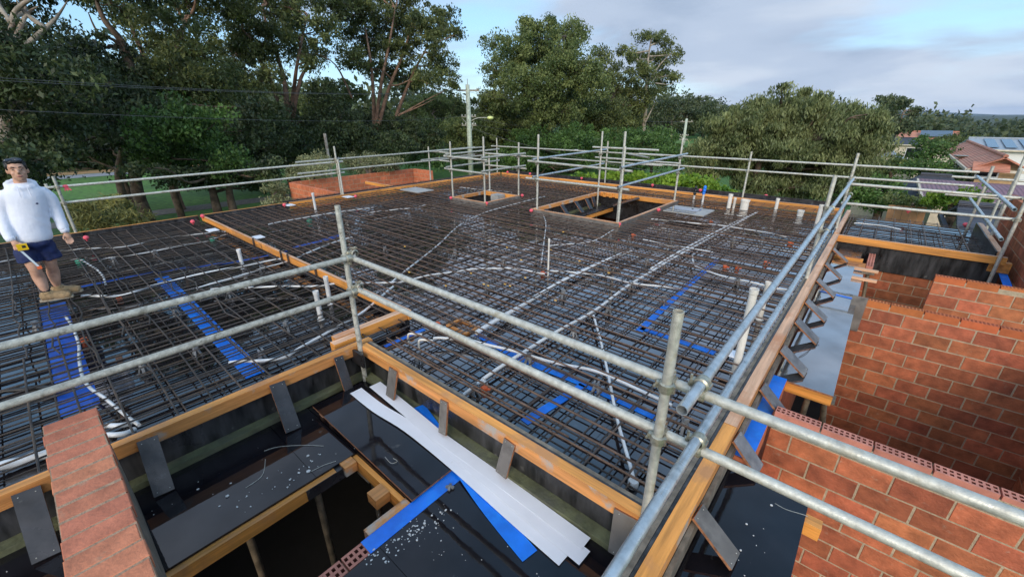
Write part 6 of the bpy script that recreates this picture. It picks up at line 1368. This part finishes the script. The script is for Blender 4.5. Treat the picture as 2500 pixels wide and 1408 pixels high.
for s_ in (-1, 1):
    k = MB(); k.tube(smooth_path([(PX+.112, .01+s_*.035, 1.53), (PX+.135, .01+s_*.04, 1.47), (PX+.140, .008+s_*.042, 1.41)], 3), .004, 5); k.build('drawstring', 'hoodie_white', hd)
s = MB(); s.ball((PX, -.095, .86), .135, .172, .10, 16, 10)
s.tube([(PX, -.17, .88), (PX+.03, -.19, .655)], [.095, .104], 14); s.tube([(PX-.005, -.02, .88), (PX-.035, -.005, .655)], [.095, .104], 14)
fused('shorts', s, 'shorts_navy', man, .012, 4, lambda q: .006*math.sin(q.y*60+q.z*20)+.004*math.sin(q.z*50+q.x*30))
for kk, (an, d) in enumerate(((ar, Vector((.28, .96, 0))), (al, Vector((.30, .95, 0))))):
    d.normalize(); sd_ = Vector((d.y, -d.x, 0)); so = MB(); so.tube([an+Vector((0, 0, .075)), an+Vector((0, 0, .0)), an+Vector((0, .01, -.03))], [.046, .044, .046], 12); so.build('sock', 'sock', man, smooth=True)
    f = Vector((an.x, an.y, PZ)); bt = MB()
    bt.tube(smooth_path([f-d*.06+Vector((0, 0, .05)), f+Vector((0, 0, .060)), f+d*.08+Vector((0, 0, .052)), f+d*.15+Vector((0, 0, .042)), f+d*.205+Vector((0, 0, .036))], 3), [.050, .052, .054, .056, .056, .054, .053, .053, .053, .052, .050, .046, .040], 12)
    bt.tube([f+Vector((0, 0, .05)), f+d*.005+Vector((0, 0, .125))], [.05, .054], 12)
    bo = fused('boot', bt, 'boot_tan', man, .010, 3, lambda q: .003*math.sin(q.x*120)*math.sin(q.y*90))
    sl = MB(); P = [f-d*.082, f-d*.03, f+d*.08, f+d*.16, f+d*.218]; wd = [.055, .074, .082, .084, .05]
    for p_, w_ in zip(P, wd): sl.v += [tuple(p_-sd_*w_/2+Vector((0, 0, .001))), tuple(p_+sd_*w_/2+Vector((0, 0, .001))), tuple(p_+sd_*w_/2+Vector((0, 0, .026))), tuple(p_-sd_*w_/2+Vector((0, 0, .026)))]
    for i in range(4):
        for j in range(4): sl.f.append((4*i+j, 4*i+(j+1) % 4, 4*i+4+(j+1) % 4, 4*i+4+j)); sl.m.append(0)
    sl.f += [(3, 2, 1, 0), (16, 17, 18, 19)]; sl.m += [0, 0]; sl.build('sole', 'boot_sole', bo)
    lc = MB()
    for i in range(4): q = f+d*(.03+.03*i)+Vector((0, 0, .112-.012*i)); lc.tube([q-sd_*.03, q+sd_*.03], .004, 5)
    lc.build('laces', 'sock', bo)
tp = hr+Vector((.045, .015, -.03))
t_ = thing('tape_measure', tp-Vector((0, 0, .035)), 'yellow tape measure in the man\'s hand with its blade pulled out', 'tape measure')
MB().box(tp.x-.02, tp.x+.02, tp.y-.02, tp.y+.065, tp.z-.035, tp.z+.035).build('case', 'tape_yellow', t_)
MB().box(tp.x-.021, tp.x+.021, tp.y+.02, tp.y+.05, tp.z-.01, tp.z+.02).build('grip', 'black_plastic', t_)
e = WX(96, 652, PX+.28); bl = MB(); bl.beam((tp.x, tp.y-.005, tp.z-.03), e, .019, .002, up=(1, .2, .3)); bl.build('blade', 'steel_tape', t_)
MB().box(e.x-.014, e.x+.014, e.y-.02, e.y+.02, e.z-.02, e.z+.012).build('end_hook', 'orange_plastic', t_)
# ------------------------------------------------------------ air: far things fade towards blue
hz = bpy.data.materials.new('haze_air'); hz.use_nodes = True; t = hz.node_tree; t.nodes.clear()
pv = N(t, 'ShaderNodeVolumePrincipled'); pv.inputs['Color'].default_value = (.62, .76, 1.0, 1); pv.inputs['Density'].default_value = HAZE; pv.inputs['Anisotropy'].default_value = .2
ho = N(t, 'ShaderNodeOutputMaterial'); t.links.new(pv.outputs[0], ho.inputs['Volume']); MATS['haze_air'] = hz
o = MB().box(-13000, 13000, -13000, 13000, -48, 110).build('haze', 'haze_air'); tag(o, 'thin bluish air between here and the far hills', 'haze', kind='stuff')
